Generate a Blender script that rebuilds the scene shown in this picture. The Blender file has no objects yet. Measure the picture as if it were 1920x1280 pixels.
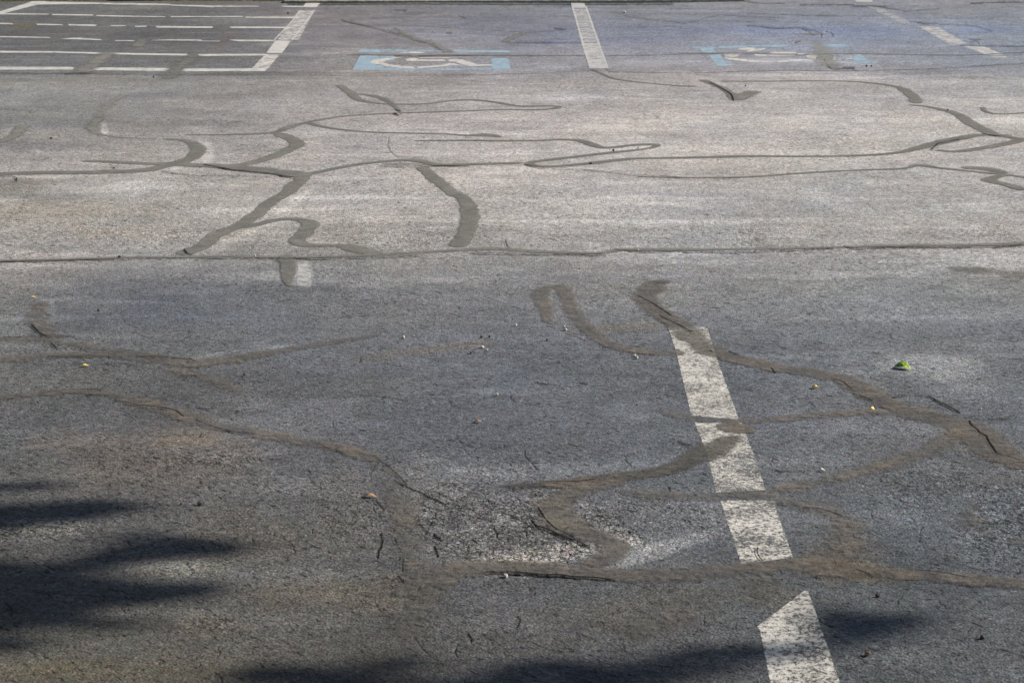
import bpy, math, random
import numpy as np
R = math.radians
C = bpy.context.scene.collection
sc = bpy.context.scene
# ---------------------------------------------------------------- camera
FPX, HCAM, TH = 4000.0, 2.1, math.atan(1040/4000)
cd = bpy.data.cameras.new('camera'); cam = bpy.data.objects.new('camera', cd); C.objects.link(cam)
cd.sensor_width = 36; cd.lens = 36*FPX/1920; cd.clip_end = 2000
cam.location = (0, 0, HCAM); cam.rotation_euler = (math.pi/2-TH, 0, 0)
sc.camera = cam
cd.dof.use_dof = True; cd.dof.focus_distance = 9.5; cd.dof.aperture_fstop = 18
# ---------------------------------------------------------------- sky, sun, exposure
SUN_AZ, SUN_EL = R(84), R(34)        # azimuth clockwise from +Y (away from the camera)
w = bpy.data.worlds.new('World'); sc.world = w; w.use_nodes = True
wn = w.node_tree
bg = wn.nodes['Background']; sky = wn.nodes.new('ShaderNodeTexSky'); sky.sky_type = 'NISHITA'
sky.sun_disc = False; sky.sun_elevation = SUN_EL; sky.sun_rotation = SUN_AZ
wn.links.new(sky.outputs[0], bg.inputs[0]); bg.inputs[1].default_value = 0.05
SDIR = np.array([math.sin(SUN_AZ)*math.cos(SUN_EL), math.cos(SUN_AZ)*math.cos(SUN_EL), math.sin(SUN_EL)])
sd = bpy.data.lights.new('sun', 'SUN'); sun = bpy.data.objects.new('sun', sd); C.objects.link(sun)
sd.energy = 4.2; sd.angle = R(0.53); sd.color = (1.0, 0.93, 0.83)
from mathutils import Vector, noise as mnoise
sun.rotation_euler = Vector(SDIR).to_track_quat('Z', 'Y').to_euler()
sun.location = (8, 4, 10)
vs = sc.view_settings; vs.view_transform = 'Standard'; vs.look = 'None'; vs.gamma = 1; vs.exposure = 0.85

# ---------------------------------------------------------------- pixel <-> ground of the surveyed photograph
ST, CT = math.sin(TH), math.cos(TH)
def G(px, py):
    r = (np.asarray(px, float)-960)/FPX; u = -(np.asarray(py, float)-640)/FPX
    z = -ST+CT*u; y = CT+ST*u
    t = HCAM/-z
    return r*t, y*t
def P(x, y):
    f = y*CT+HCAM*ST; u = y*ST-HCAM*CT
    return 960+FPX*x/f, 640-FPX*u/f
def H(x, y):
    x = np.asarray(x, float); y = np.asarray(y, float)
    return 0.004*(np.sin(1.3*x+0.4*y+.7)*np.sin(.9*y-.5*x+1.1)+0.6*np.sin(2.7*x-1.3*y)*np.sin(2.1*y+.8*x+2))

def tag(o, label=None, cat=None, group=None, kind=None):
    if label: o['label'] = label
    if cat: o['category'] = cat
    if group: o['group'] = group
    if kind: o['kind'] = kind
    return o
def mesh_obj(name, v, f, mat, parent=None, smooth=False):
    me = bpy.data.meshes.new(name); me.from_pydata([tuple(map(float, p)) for p in v], [], [tuple(map(int, q)) for q in f])
    me.materials.append(mat); me.update()
    if smooth: me.polygons.foreach_set('use_smooth', [True]*len(me.polygons))
    o = bpy.data.objects.new(name, me); C.objects.link(o)
    if parent: o.parent = parent
    return o
def empty(name, loc):
    o = bpy.data.objects.new(name, None); o.location = loc; o.empty_display_size = .1; C.objects.link(o); return o

# ---------------------------------------------------------------- numpy value noise
def vnoise(x, y, seed):
    xi = np.floor(x).astype(np.int64); yi = np.floor(y).astype(np.int64)
    fx = x-xi; fy = y-yi; fx = fx*fx*(3-2*fx); fy = fy*fy*(3-2*fy)
    def h(a, b):
        n = (a*374761393+b*668265263+seed*974711) & 0x7fffffff
        n = ((n ^ (n >> 13))*1274126177) & 0x7fffffff
        return ((n ^ (n >> 16)) & 0xffff)/65535.0
    return (h(xi, yi)*(1-fx)+h(xi+1, yi)*fx)*(1-fy)+(h(xi, yi+1)*(1-fx)+h(xi+1, yi+1)*fx)*fy
def fbm(x, y, seed, o=4):
    s = 0; a = .5; t = 0
    for i in range(o):
        s = s+a*vnoise(x*2**i+17*i, y*2**i-9*i, seed+i); t += a; a *= .55
    return s/t
def sm(a, b, v):
    t = np.clip((v-a)/(b-a), 0, 1); return t*t*(3-2*t)
def lin(c):
    c = np.asarray(c, float)/255.0
    return np.where(c <= .04045, c/12.92, ((c+.055)/1.055)**2.4)

# ---------------------------------------------------------------- node helpers
class NT:
    def __init__(s, name):
        s.m = bpy.data.materials.new(name); s.m.use_nodes = True; s.t = s.m.node_tree; s.n = s.t.nodes
        s.b = s.n['Principled BSDF']; s.out = s.n['Material Output']
        s.pos = s.n.new('ShaderNodeNewGeometry').outputs['Position']
    def L(s, a, b): s.t.links.new(a, b)
    def attr(s, name):
        a = s.n.new('ShaderNodeAttribute'); a.attribute_name = name; return a
    def vec(s, sx=1, sy=1, sz=1, rot=0, src=None):
        if rot:
            q = s.n.new('ShaderNodeMapping'); q.inputs['Rotation'].default_value = (0, 0, rot); s.L(src or s.pos, q.inputs['Vector']); src = q.outputs[0]; rot = 0
        m = s.n.new('ShaderNodeMapping'); m.inputs['Scale'].default_value = (sx, sy, sz); m.inputs['Rotation'].default_value = (0, 0, rot)
        s.L(src or s.pos, m.inputs['Vector']); return m.outputs[0]
    def noise(s, scale, detail=3, rough=.55, vec=None):
        n = s.n.new('ShaderNodeTexNoise'); n.inputs['Scale'].default_value = scale; n.inputs['Detail'].default_value = detail
        n.inputs['Roughness'].default_value = rough; s.L(vec or s.pos, n.inputs['Vector']); return n
    def vor(s, scale, feat='F1', vec=None):
        n = s.n.new('ShaderNodeTexVoronoi'); n.feature = feat; n.inputs['Scale'].default_value = scale
        s.L(vec or s.pos, n.inputs['Vector']); return n
    def ma(s, op, a, b=0.0, c=None, clamp=False):
        n = s.n.new('ShaderNodeMath'); n.operation = op; n.use_clamp = clamp
        for i, v in enumerate((a, b, c)):
            if v is None: continue
            if isinstance(v, (int, float)): n.inputs[i].default_value = v
            else: s.L(v, n.inputs[i])
        return n.outputs[0]
    def rng(s, v, a, b, c=0.0, d=1.0):
        n = s.n.new('ShaderNodeMapRange'); n.interpolation_type = 'SMOOTHSTEP'
        for i, q in zip((1, 2, 3, 4), (a, b, c, d)):
            if isinstance(q, (int, float)): n.inputs[i].default_value = q
            else: s.L(q, n.inputs[i])
        s.L(v, n.inputs[0]); return n.outputs[0]
    def mix(s, f, a, b, mode='MIX'):
        n = s.n.new('ShaderNodeMix'); n.data_type = 'RGBA'; n.blend_type = mode
        for i, v in ((0, f), (6, a), (7, b)):
            if isinstance(v, (int, float)): n.inputs[i].default_value = v
            elif isinstance(v, tuple): n.inputs[i].default_value = (*v, 1) if len(v) == 3 else v
            else: s.L(v, n.inputs[i])
        return n.outputs[2]
    def scalec(s, col, val):           # colour * value
        n = s.n.new('ShaderNodeVectorMath'); n.operation = 'SCALE'
        if isinstance(col, tuple): n.inputs[0].default_value = col[:3]
        else: s.L(col, n.inputs[0])
        s.L(val, n.inputs['Scale']); return n.outputs[0]
    def bump(s, h, strength, dist, normal=None):
        n = s.n.new('ShaderNodeBump'); n.inputs['Distance'].default_value = dist
        if isinstance(strength, (int, float)): n.inputs['Strength'].default_value = strength
        else: s.L(strength, n.inputs['Strength'])
        s.L(h, n.inputs['Height'])
        if normal is not None: s.L(normal, n.inputs['Normal'])
        return n.outputs[0]
    def fin(s, col, rough=.9, normal=None, alpha=None, spec=.25):
        if isinstance(col, tuple): s.b.inputs['Base Color'].default_value = (*col, 1)
        else: s.L(col, s.b.inputs['Base Color'])
        s.b.inputs['Roughness'].default_value = rough; s.b.inputs['Specular IOR Level'].default_value = spec
        if normal is not None: s.L(normal, s.b.inputs['Normal'])
        if alpha is not None: s.L(alpha, s.b.inputs['Alpha'])
        return s.m

# asphalt: macro colour and grit come from the mesh, stones / pits / fine grain are procedural
def asphalt_material():
    t = NT('weathered_asphalt')
    col = t.attr('tone').outputs['Color']; grit = t.attr('grit').outputs['Fac']
    wn_ = t.noise(40, 2)
    warp = t.n.new('ShaderNodeVectorMath'); warp.operation = 'MULTIPLY_ADD'
    t.L(wn_.outputs['Color'], warp.inputs[0]); warp.inputs[1].default_value = (.012, .012, 0); t.L(t.pos, warp.inputs[2])
    v = t.vor(120, 'F1', warp.outputs[0]); v2 = t.vor(55, 'F1', warp.outputs[0])
    fine = t.noise(210, 3, .7).outputs[0]; mid = t.noise(48, 4, .65).outputs[0]; big = t.noise(9, 5, .65).outputs[0]
    sep = t.n.new('ShaderNodeSeparateColor'); t.L(v.outputs['Color'], sep.inputs[0])
    stone = sep.outputs[0]
    # per stone brightness, a few pale ones
    b = t.ma('MULTIPLY_ADD', stone, .5, .78)
    pale = t.rng(sep.outputs[1], .90, .99)
    b = t.ma('MULTIPLY_ADD', pale, t.ma('MULTIPLY_ADD', grit, .8, .18), b)
    b = t.ma('MULTIPLY', b, t.rng(fine, .30, .72, .68, 1.32))
    b = t.ma('MULTIPLY', b, t.rng(mid, .28, .72, .70, 1.30))
    b = t.ma('MULTIPLY', b, t.rng(big, .3, .7, .87, 1.13))
    # voids between stones, broken up
    pn = t.noise(75, 3, .6, t.vec(1, 1, 1)).outputs[0]
    thr = t.ma('MULTIPLY_ADD', grit, -.045, .645)
    pit = t.rng(pn, thr, t.ma('ADD', thr, .05))
    dn = t.noise(23, 4, .66, t.vec(1, 3.0, 1, R(52))).outputs[0]          # short slanting fissures, the shade in them darkened into the colour
    thr2 = t.ma('MULTIPLY_ADD', t.ma('MULTIPLY_ADD', t.noise(3.1, 3).outputs[0], .5, t.ma('MULTIPLY', grit, .22)), -.18, .666)
    fis = t.rng(dn, thr2, t.ma('ADD', thr2, .035))
    dn2 = t.noise(46, 3, .62, t.vec(1, 3.0, 1, R(38))).outputs[0]
    fis = t.ma('MAXIMUM', fis, t.rng(dn2, t.ma('SUBTRACT', thr2, .0), t.ma('ADD', thr2, .04)))
    dn3 = t.noise(12, 5, .70, t.vec(1, 3.4, 1, R(46))).outputs[0]
    fis = t.ma('MAXIMUM', fis, t.rng(dn3, t.ma('ADD', thr2, .012), t.ma('ADD', thr2, .035)))
    pit = t.ma('MAXIMUM', pit, fis)
    fl = t.noise(42, 4, .65, t.vec(1, 2.6, 1, R(-38))).outputs[0]          # pale scuffs on the stones
    scf = t.ma('MULTIPLY', t.rng(fl, .575, .63), t.rng(t.noise(1.7, 4, .6).outputs[0], .42, .60)); b = t.ma('MULTIPLY_ADD', scf, .6, b)
    b = t.ma('MULTIPLY', b, t.ma('MULTIPLY_ADD', pit, -.80, 1))
    # open joints between the stones of the ravelled patches
    w2 = t.n.new('ShaderNodeVectorMath'); w2.operation = 'MULTIPLY_ADD'
    t.L(t.noise(70, 3, .7).outputs['Color'], w2.inputs[0]); w2.inputs[1].default_value = (.022, .022, 0); t.L(t.pos, w2.inputs[2])
    rv = t.vor(62, 'F1', w2.outputs[0]); gg = t.rng(grit, .42, .85)
    gate = t.rng(t.noise(13, 3, .6).outputs[0], .36, .56)
    jn = t.ma('MULTIPLY', t.ma('MULTIPLY', t.rng(rv.outputs['Distance'], .38, .62), gate), gg)
    sp2 = t.n.new('ShaderNodeSeparateColor'); t.L(rv.outputs['Color'], sp2.inputs[0])
    b = t.ma('MULTIPLY', b, t.ma('MULTIPLY_ADD', t.ma('MULTIPLY', t.ma('SUBTRACT', sp2.outputs[0], .42), gg), .55, 1))
    b = t.ma('MULTIPLY', b, t.ma('MULTIPLY_ADD', jn, -.38, 1))
    b = t.ma('MULTIPLY', b, t.ma('MULTIPLY_ADD', grit, .46, 1.02))
    c = t.scalec(col, b)
    tint = t.mix(.10, c, t.mix(1.0, c, v2.outputs['Color'], 'MULTIPLY'))
    tint = t.scalec(tint, t.ma('ADD', 1.05, 0.0))
    h = t.ma('MULTIPLY_ADD', v.outputs['Distance'], -.8, t.ma('MULTIPLY', fine, .5))
    h = t.ma('MULTIPLY_ADD', pit, -1.1, h); h = t.ma('MULTIPLY_ADD', mid, .9, h); h = t.ma('MULTIPLY_ADD', jn, -1.6, h)
    nb = t.bump(h, t.ma('MULTIPLY_ADD', grit, .45, .50), .006)
    return t.fin(tint, .93, nb, spec=.18)
ASPH = asphalt_material()

def sealant_material(name, worn):
    t = NT(name)
    col = t.attr('tone').outputs['Color']; edge = t.attr('edge').outputs['Fac']; soft = t.attr('soft').outputs['Fac']
    n1 = t.noise(190, 3, .65).outputs[0]; n2 = t.noise(11, 5, .65).outputs[0]; n3 = t.noise(48, 4, .62).outputs[0]
    st = t.noise(26, 4, .6, t.vec(.3, 1.3, 1, .2)).outputs[0]; nl = t.noise(4, 4, .6).outputs[0]
    b = t.ma('MULTIPLY', t.rng(n1, .3, .7, .74, 1.26), t.rng(n2, .3, .7, .85, 1.15)); b = t.ma('MULTIPLY', b, t.rng(st, .3, .7, .82 if worn else .93, 1.18 if worn else 1.07))
    b = t.ma('MULTIPLY', b, t.rng(n3, .3, .7, .85, 1.15))
    pit = t.rng(n3, .63, .67); b = t.ma('MULTIPLY', b, t.ma('MULTIPLY_ADD', pit, -.5, 1))
    if worn:
        fn = t.noise(34, 4, .62, t.vec(1, 3.2, 1, R(52))).outputs[0]
        fs = t.rng(fn, .63, .665); b = t.ma('MULTIPLY', b, t.ma('MULTIPLY_ADD', fs, -.55, 1)); pit = t.ma('MAXIMUM', pit, fs)
        col = t.mix(t.rng(nl, .38, .62), t.scalec(col, t.ma('ADD', .86, 0)), t.mix(1.0, col, (1.13, 1.05, .96), 'MULTIPLY'))
        cov = t.ma('ADD', t.ma('MULTIPLY', n3, .5), t.ma('MULTIPLY', n2, .5))
        ew = t.ma('ADD', edge, t.ma('MULTIPLY', t.ma('SUBTRACT', n2, .5), 1.1)); ew = t.ma('ADD', ew, t.ma('MULTIPLY', t.ma('SUBTRACT', n3, .5), .9))
        al = t.rng(ew, -.05, t.ma('MULTIPLY_ADD', soft, .8, .25))
        top = t.rng(cov, .40, .60, t.ma('MULTIPLY_ADD', soft, -.75, .72), t.ma('MULTIPLY_ADD', soft, -.25, .90))
        al = t.ma('MULTIPLY', al, top); al = t.ma('MULTIPLY', al, t.rng(t.noise(2.3, 4, .6).outputs[0], .36, .58, t.ma('MULTIPLY_ADD', soft, -.6, .98), 1.0))
    else:
        ew = t.ma('ADD', edge, t.ma('MULTIPLY', t.ma('SUBTRACT', n3, .5), t.ma('MULTIPLY_ADD', soft, 1.0, .35)))
        ew = t.ma('ADD', ew, t.ma('MULTIPLY', t.ma('SUBTRACT', n2, .5), t.ma('MULTIPLY_ADD', soft, 1.2, .75)))
        al = t.ma('MULTIPLY', t.rng(ew, -.02, t.ma('MULTIPLY_ADD', soft, .9, .30)), t.ma('MULTIPLY', t.ma('MULTIPLY_ADD', soft, -.35, .97), t.rng(nl, .36, .6, .80, 1.0)))
    nb = t.bump(t.ma('MULTIPLY_ADD', pit, -1.4, t.ma('ADD', t.ma('ADD', n1, n3), n2)), .45 if worn else .35, .004)
    return t.fin(t.scalec(col, b), .88, nb, al, spec=.18)
SEAL = sealant_material('crack_sealant', False); SEALW = sealant_material('worn_crack_sealant', True)

def paint_material(name, colr, wear, dirt=.35, thr_scale=38, speck=.5, thin=0.0, fs=None):
    t = NT(name)
    edge = t.attr('edge').outputs['Fac']; wa = t.attr('wear').outputs['Fac']
    n1 = t.noise(thr_scale, 6, .72).outputs[0]; n2 = t.noise(7, 5, .6).outputs[0]; n3 = t.noise(170, 3, .7).outputs[0]
    e = t.vor(13, 'DISTANCE_TO_EDGE', t.vec(1, 1, 1)).outputs['Distance']
    n4 = t.noise(fs or 95, 4, .7).outputs[0]; d = t.ma('ADD', t.ma('MULTIPLY', n1, .30), t.ma('MULTIPLY', n2, .15)); d = t.ma('MULTIPLY_ADD', n3, .15, d); d = t.ma('MULTIPLY_ADD', n4, .40, d)
    k = t.ma('SUBTRACT', d, t.ma('MULTIPLY_ADD', wa, .36, wear))           # > 0 keeps paint
    al = t.rng(k, -.03-thin*.12, .03+thin*.12); al = t.ma('MULTIPLY', al, 1-thin*.25)
    ee = t.ma('ADD', edge, t.ma('MULTIPLY', t.ma('SUBTRACT', n1, .5), .9))
    al = t.ma('MULTIPLY', al, t.rng(ee, -.12, .12))
    b = t.ma('MULTIPLY', t.rng(n3, .3, .7, 1-speck*.35, 1+speck*.2), t.rng(n2, .3, .7, 1-dirt*.5, 1+dirt*.2))
    b = t.ma('MULTIPLY', b, t.rng(n1, .35, .62, 1-dirt*.7, 1.05))
    nb = t.bump(t.ma('ADD', n1, n3), .45, .004)
    return t.fin(t.scalec(colr, b), .75, nb, al, spec=.25)
WHITE_NEAR = paint_material('worn_white_paint', (.50, .48, .44), .30, .6, 52, .6, 0, 150)
WHITE_FAR = paint_material('white_road_paint', (.56, .54, .51), .30, .3, 22, .5, .55, 60)
WHITE_THIN = paint_material('rubbed_white_paint', (.52, .51, .50), .36, .3, 16, .5, .9, 60)
WHITE_HATCH = paint_material('white_hatch_paint', (.56, .55, .52), .36, .4, 15, .5, .5, 40)
BLUE = paint_material('faded_blue_paint', (.31, .42, .50), .36, .3, 22, .5, .8, 45)
WHITE_SYM = paint_material('white_symbol_paint', (.60, .57, .54), .34, .3, 22, .5, .8, 45)

def plain(name, col, n_scale=60, amp=.3, rough=.8, bump=.3, dist=.002, spec=.3, trans=None):
    t = NT(name); n = t.noise(n_scale, 4, .6).outputs[0]
    m = t.fin(t.scalec(col, t.rng(n, .3, .7, 1-amp, 1+amp)), rough, t.bump(n, bump, dist), spec=spec)
    if trans: t.b.inputs['Subsurface Weight'].default_value = 0
    return m

# ================================================================ THE ASPHALT SHEET
# ---- macro tone table: what the surface colour is at surveyed points (sunlit grey levels, later divided by the light)
TX = np.array([-200, 0, 320, 640, 960, 1280, 1600, 1920, 2120.])
TY = np.array([-400, 10, 60, 115, 133, 150, 220, 300, 400, 465, 500, 545, 620, 700, 800, 900, 1000, 1120, 1280, 1500.])
def row(*c): c = [q if isinstance(q, tuple) else (q, q-1, q-2) for q in c]; return [c[0]]+c+[c[-1]]
TAB = np.array([
 row((88,86,84),(90,88,86),(98,93,92),(96,95,98),(102,101,104),(104,104,108),(104,104,108)),
 row((88,86,84),(90,88,86),(98,93,92),(96,95,98),(102,101,104),(104,104,108),(104,104,108)),
 row((84,82,82),(84,82,82),(102,97,98),(98,98,106),(101,103,113),(99,104,116),(100,104,113)),
 row((93,92,93),(95,93,93),(113,108,107),(116,113,116),(120,118,122),(118,118,123),(112,115,122)),
 row((100,99,99),(102,101,100),(118,113,111),(121,118,119),(126,123,125),(126,124,127),(120,121,126)),
 row((121,119,116),(120,118,116),(130,126,123),(134,130,129),(141,137,135),(143,140,138),(140,138,137)),
 row((113,112,110),(120,118,116),(141,136,132),(147,142,139),(153,148,144),(152,147,143),(150,146,141)),
 row((135,131,127),(139,135,130),(147,142,138),(152,147,143),(157,152,147),(155,151,146),(152,148,144)),
 row((138,134,128),(142,138,132),(147,143,138),(149,145,141),(147,144,141),(144,142,139),(147,144,140)),
 row((134,130,125),(135,132,128),(138,135,131),(140,137,133),(139,137,134),(138,136,134),(140,137,134)),
 row((138,134,131),(124,122,121),(126,124,122),(128,126,124),(132,129,128),(131,129,128),(132,130,128)),
 row((112,110,109),(100,100,103),(110,108,108),(112,110,110),(120,118,117),(113,113,114),(115,114,113)),
 row((98,97,97),(95,95,98),(98,98,101),(99,99,103),(106,105,107),(103,104,107),(102,103,107)),
 row((95,94,94),(93,92,93),(93,93,97),(92,93,98),(95,96,101),(100,101,104),(102,102,105)),
 row((89,87,87),(89,86,85),(89,88,91),(87,88,93),(91,92,96),(93,93,97),(93,94,97)),
 row((85,82,80),(87,83,81),(86,84,85),(85,85,88),(87,88,91),(90,91,94),(87,88,91)),
 row((82,79,77),(83,80,78),(84,82,81),(86,85,86),(86,86,89),(86,88,92),(84,86,89)),
 row((82,78,74),(80,77,74),(82,79,76),(82,81,82),(82,81,81),(80,82,85),(79,80,83)),
 row((86,81,71),(82,78,71),(77,74,71),(76,75,76),(76,75,76),(76,77,79),(76,77,79)),
 row((86,81,71),(82,78,71),(77,74,71),(76,75,76),(76,75,76),(76,77,79),(76,77,79)),
], float)
YG = np.interp(TY, [10, 115, 150, 300, 450, 545, 620, 900, 1000, 1280], [1.16, 1.13, 1.12, 1.10, 1.04, .97, .96, .96, .96, .93])
TABL = lin(TAB)*YG[:, None, None]*np.where(TY < 90, 1, 0)[:, None, None]*np.array([1, 1, 1.01])+lin(TAB)*YG[:, None, None]*np.where(TY < 90, 0, 1)[:, None, None]
LIGHT = 1.0      # divides table values into albedo, set from a calibration render
XG = np.interp(TX, [0, 560, 700, 2000], [1.0, 1.0, 1.22, 1.26])
TABL = np.where((TY < 128)[:, None, None], TABL*XG[None, :, None]*np.where(XG > 1.1, 1, 0)[None, :, None]*np.array([.99, .99, 1.0])+TABL*np.where(XG > 1.1, 0, 1)[None, :, None], TABL)
TABL = TABL*np.where(((TY > 128) & (TY < 520))[:, None, None], np.array([1.02, .99, 1.0]), 1.0)
def table(px, py):
    px = np.clip(px, TX[0], TX[-1]-1e-3); py = np.clip(py, TY[0], TY[-1]-1e-3)
    i = np.searchsorted(TX, px, 'right')-1; j = np.searchsorted(TY, py, 'right')-1
    fx = (px-TX[i])/(TX[i+1]-TX[i]); fy = (py-TY[j])/(TY[j+1]-TY[j])
    fx = (fx*fx*(3-2*fx))[..., None]; fy = fy[..., None]
    return (TABL[j, i]*(1-fx)+TABL[j, i+1]*fx)*(1-fy)+(TABL[j+1, i]*(1-fx)+TABL[j+1, i+1]*fx)*fy
CAL = np.array([1.24, 1.30, 1.33])*0.63   # table (display linear) -> albedo

# stains: (cx, cy, rx, ry, angle deg, gain rgb, grit add, ragged)
BL = [
 # pale patches
 (568,512,19,26,4,(1.6,1.58,1.54),0,.25), (1750,688,105,26,4,(1.8,1.75,1.68),.2,.6), (1810,720,70,20,4,(1.3,1.28,1.24),.1,.8), (1620,690,50,18,0,(1.12,1.11,1.08),.1,.8),
 (470,752,45,14,5,(1.25,1.24,1.22),.1,.8), (455,600,120,22,-8,(1.16,1.16,1.15),0,.8), (1050,1036,150,17,-6,(2.3,2.18,2.02),.3,.4),
 (1235,1032,110,14,-18,(2.2,2.12,2.0),.3,.4), (1170,1003,36,12,20,(1.9,1.8,1.7),.3,.5), (940,985,170,85,8,(1.42,1.36,1.28),.5,.9),
 (1250,960,190,50,0,(1.2,1.17,1.13),.4,.9), (1880,960,90,110,10,(1.2,1.2,1.2),.45,.9), (1740,905,110,50,0,(1.1,1.1,1.1),.35,.6),
 (300,540,170,20,0,(.80,.81,.84),0,.7), (380,590,220,26,0,(.88,.89,.93),0,.8), (160,600,140,22,0,(.90,.90,.93),0,.8), (700,560,260,26,3,(.93,.93,.95),0,.8), (250,560,230,14,0,(.90,.90,.93),0,.8),
 (330,885,200,45,4,(1.03,1.0,.96),.2,.8), (90,1000,120,18,0,(1.25,1.24,1.2),.3,.8), (330,1065,90,14,0,(1.5,1.48,1.42),.3,.9), (80,990,90,14,0,(1.35,1.33,1.28),.3,.9),
 (390,865,110,16,0,(1.22,1.19,1.15),.3,.9), (800,860,45,16,15,(1.22,1.2,1.16),.3,.9), (770,880,40,12,0,(1.2,1.17,1.1),.2,.9),
 (400,1170,60,22,0,(1.12,1.05,.98),.4,.9),
 # tan dust
 (800,655,130,10,-6,(1.15,1.02,.86),0,.9), (1180,612,100,8,-4,(1.12,1.03,.90),0,.9), (380,830,120,22,4,(1.08,1.0,.90),0,.9), (180,830,140,24,0,(1.06,.99,.93),0,.9),
 (340,820,80,30,0,(1.10,1.03,.95),0,.9), (450,1000,120,60,0,(1.02,.98,.92),0,.9), (620,1110,180,40,-3,(1.10,1.0,.87),0,.9), (200,1255,260,26,0,(1.05,1.01,.93),0,.9),
 (100,1250,120,18,-8,(1.06,1.02,.94),0,.9), (1590,1035,70,60,10,(1.15,1.03,.88),0,.8), (1600,1070,110,18,8,(1.20,1.04,.84),0,.9), (1440,1120,70,26,10,(1.06,.97,.86),0,.9),
 (1000,1195,180,50,0,(1.03,1.0,.97),0,.9), (1220,1150,120,60,-12,(1.03,.97,.90),0,.8),
 (640,940,90,60,30,(.98,.95,.90),.2,.9), (1830,835,80,26,10,(1.06,1.0,.92),0,.9), (1740,770,80,12,8,(.88,.86,.86),0,.8),
 (600,1010,150,40,0,(1.03,1.0,.97),.1,.9),
 # middle lane
 (90,395,180,26,0,(1.06,1.02,.96),.1,.9), (250,440,150,18,0,(1.07,1.03,.97),.1,.9), (330,355,200,22,0,(.95,.95,.96),0,.9), (80,365,90,14,0,(.86,.87,.90),0,.9),
 (60,275,140,10,0,(.86,.87,.91),0,.8), (250,205,200,14,0,(.92,.92,.93),0,.9), (380,180,200,6,0,(.90,.90,.91),0,.9), (80,235,130,12,0,(.93,.93,.95),0,.9),
 (160,150,180,5,0,(.85,.84,.80),0,.9), (1300,365,130,8,0,(.92,.93,.97),0,.9), (1450,400,220,14,0,(.92,.93,.95),0,.9), (1560,350,200,8,0,(.94,.95,.97),0,.9),
 (900,235,160,10,-3,(.95,.95,.97),0,.9), (1480,250,120,9,0,(.94,.95,.98),0,.9), (1100,520,300,10,0,(.93,.93,.96),0,.9), (760,525,200,6,0,(1.10,1.09,1.08),0,.9),
 (556,376,44,9,-35,(1.35,1.33,1.31),0,.35), (384,284,17,24,-8,(1.36,1.34,1.32),0,.3), (196,242,7,17,-8,(1.55,1.53,1.5),0,.2), (205,250,20,3,8,(1.4,1.38,1.36),0,.3), (470,432,80,5,-24,(1.3,1.28,1.26),0,.4), (30,352,60,20,0,(.74,.74,.72),0,.4), (535,258,14,9,20,(1.2,1.2,1.2),0,.3), (310,316,45,3.5,0,(1.25,1.24,1.22),0,.3), (92,572,10,18,-30,(1.35,1.34,1.32),0,.3), (120,560,40,5,-6,(1.25,1.24,1.22),0,.5), (390,668,70,4,-10,(1.4,1.38,1.34),.1,.4), (520,652,60,3.5,-8,(1.3,1.28,1.25),.1,.5), (270,566,90,3.5,2,(1.4,1.38,1.35),0,.6), (850,525,90,4,-3,(1.25,1.24,1.22),0,.6), (700,535,60,4,0,(1.2,1.2,1.18),0,.6), (520,522,40,3,0,(1.2,1.2,1.2),0,.5), (1560,88,200,6,0,(1.06,1.06,1.08),0,.8), (1000,118,200,5,0,(1.06,1.06,1.06),0,.8), (215,185,14,28,35,(1.08,1.08,1.06),0,.7),
 (470,440,90,6,-25,(1.14,1.13,1.12),0,.6), (15,255,18,8,-20,(1.2,1.2,1.18),0,.6), (840,365,50,8,0,(1.05,1.05,1.05),0,.9),
 (1690,510,220,6,0,(1.12,1.12,1.1),0,.9), (1870,495,60,5,0,(1.15,1.15,1.15),0,.9), (330,120,40,14,-30,(.95,.96,.9),0,.9),
 (1530,470,380,10,0,(1.03,1.03,1.03),.2,.9), (1850,440,120,14,0,(1.0,1.0,1.0),.25,.9), (900,455,400,14,0,(1.0,1.0,1.0),.12,.9),
 # far bays
 (1500,58,300,9,0,(.94,.96,1.04),0,.9), (1840,55,80,7,0,(.92,.98,1.08),0,.9), (1130,78,150,5,0,(.88,.90,1.0),0,.9), (1010,80,60,2.5,0,(.75,.78,.9),0,.6),
 (45,50,26,9,10,(1.15,1.05,.80),0,.8), (150,62,80,6,0,(1.03,.95,.88),0,.9), (420,75,40,8,-40,(1.06,.98,.92),0,.9), (95,72,60,3,0,(1.05,.97,.92),0,.9),
 (250,14,60,4,0,(1.3,1.3,1.3),0,.9), (840,30,30,2,10,(1.05,.95,.85),0,.9), (845,55,16,3,0,(1.1,1.05,.95),0,.8),
 (1540,140,250,10,0,(1.05,1.04,1.03),0,.9), (300,138,500,2.2,0,(.82,.82,.82),0,.6),
 (1510,62,14,5,0,(1.25,1.2,1.12),0,.3), (1548,62,12,5,0,(1.12,1.08,1.02),0,.3), (1550,112,36,12,20,(.90,.88,.82),0,.4), (1505,78,24,3,0,(1.1,1.02,.9),0,.5), (1850,70,40,6,0,(.95,.94,.88),0,.8),(1780,22,80,4,0,(1,.98,.92),0,.9),
]
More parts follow.
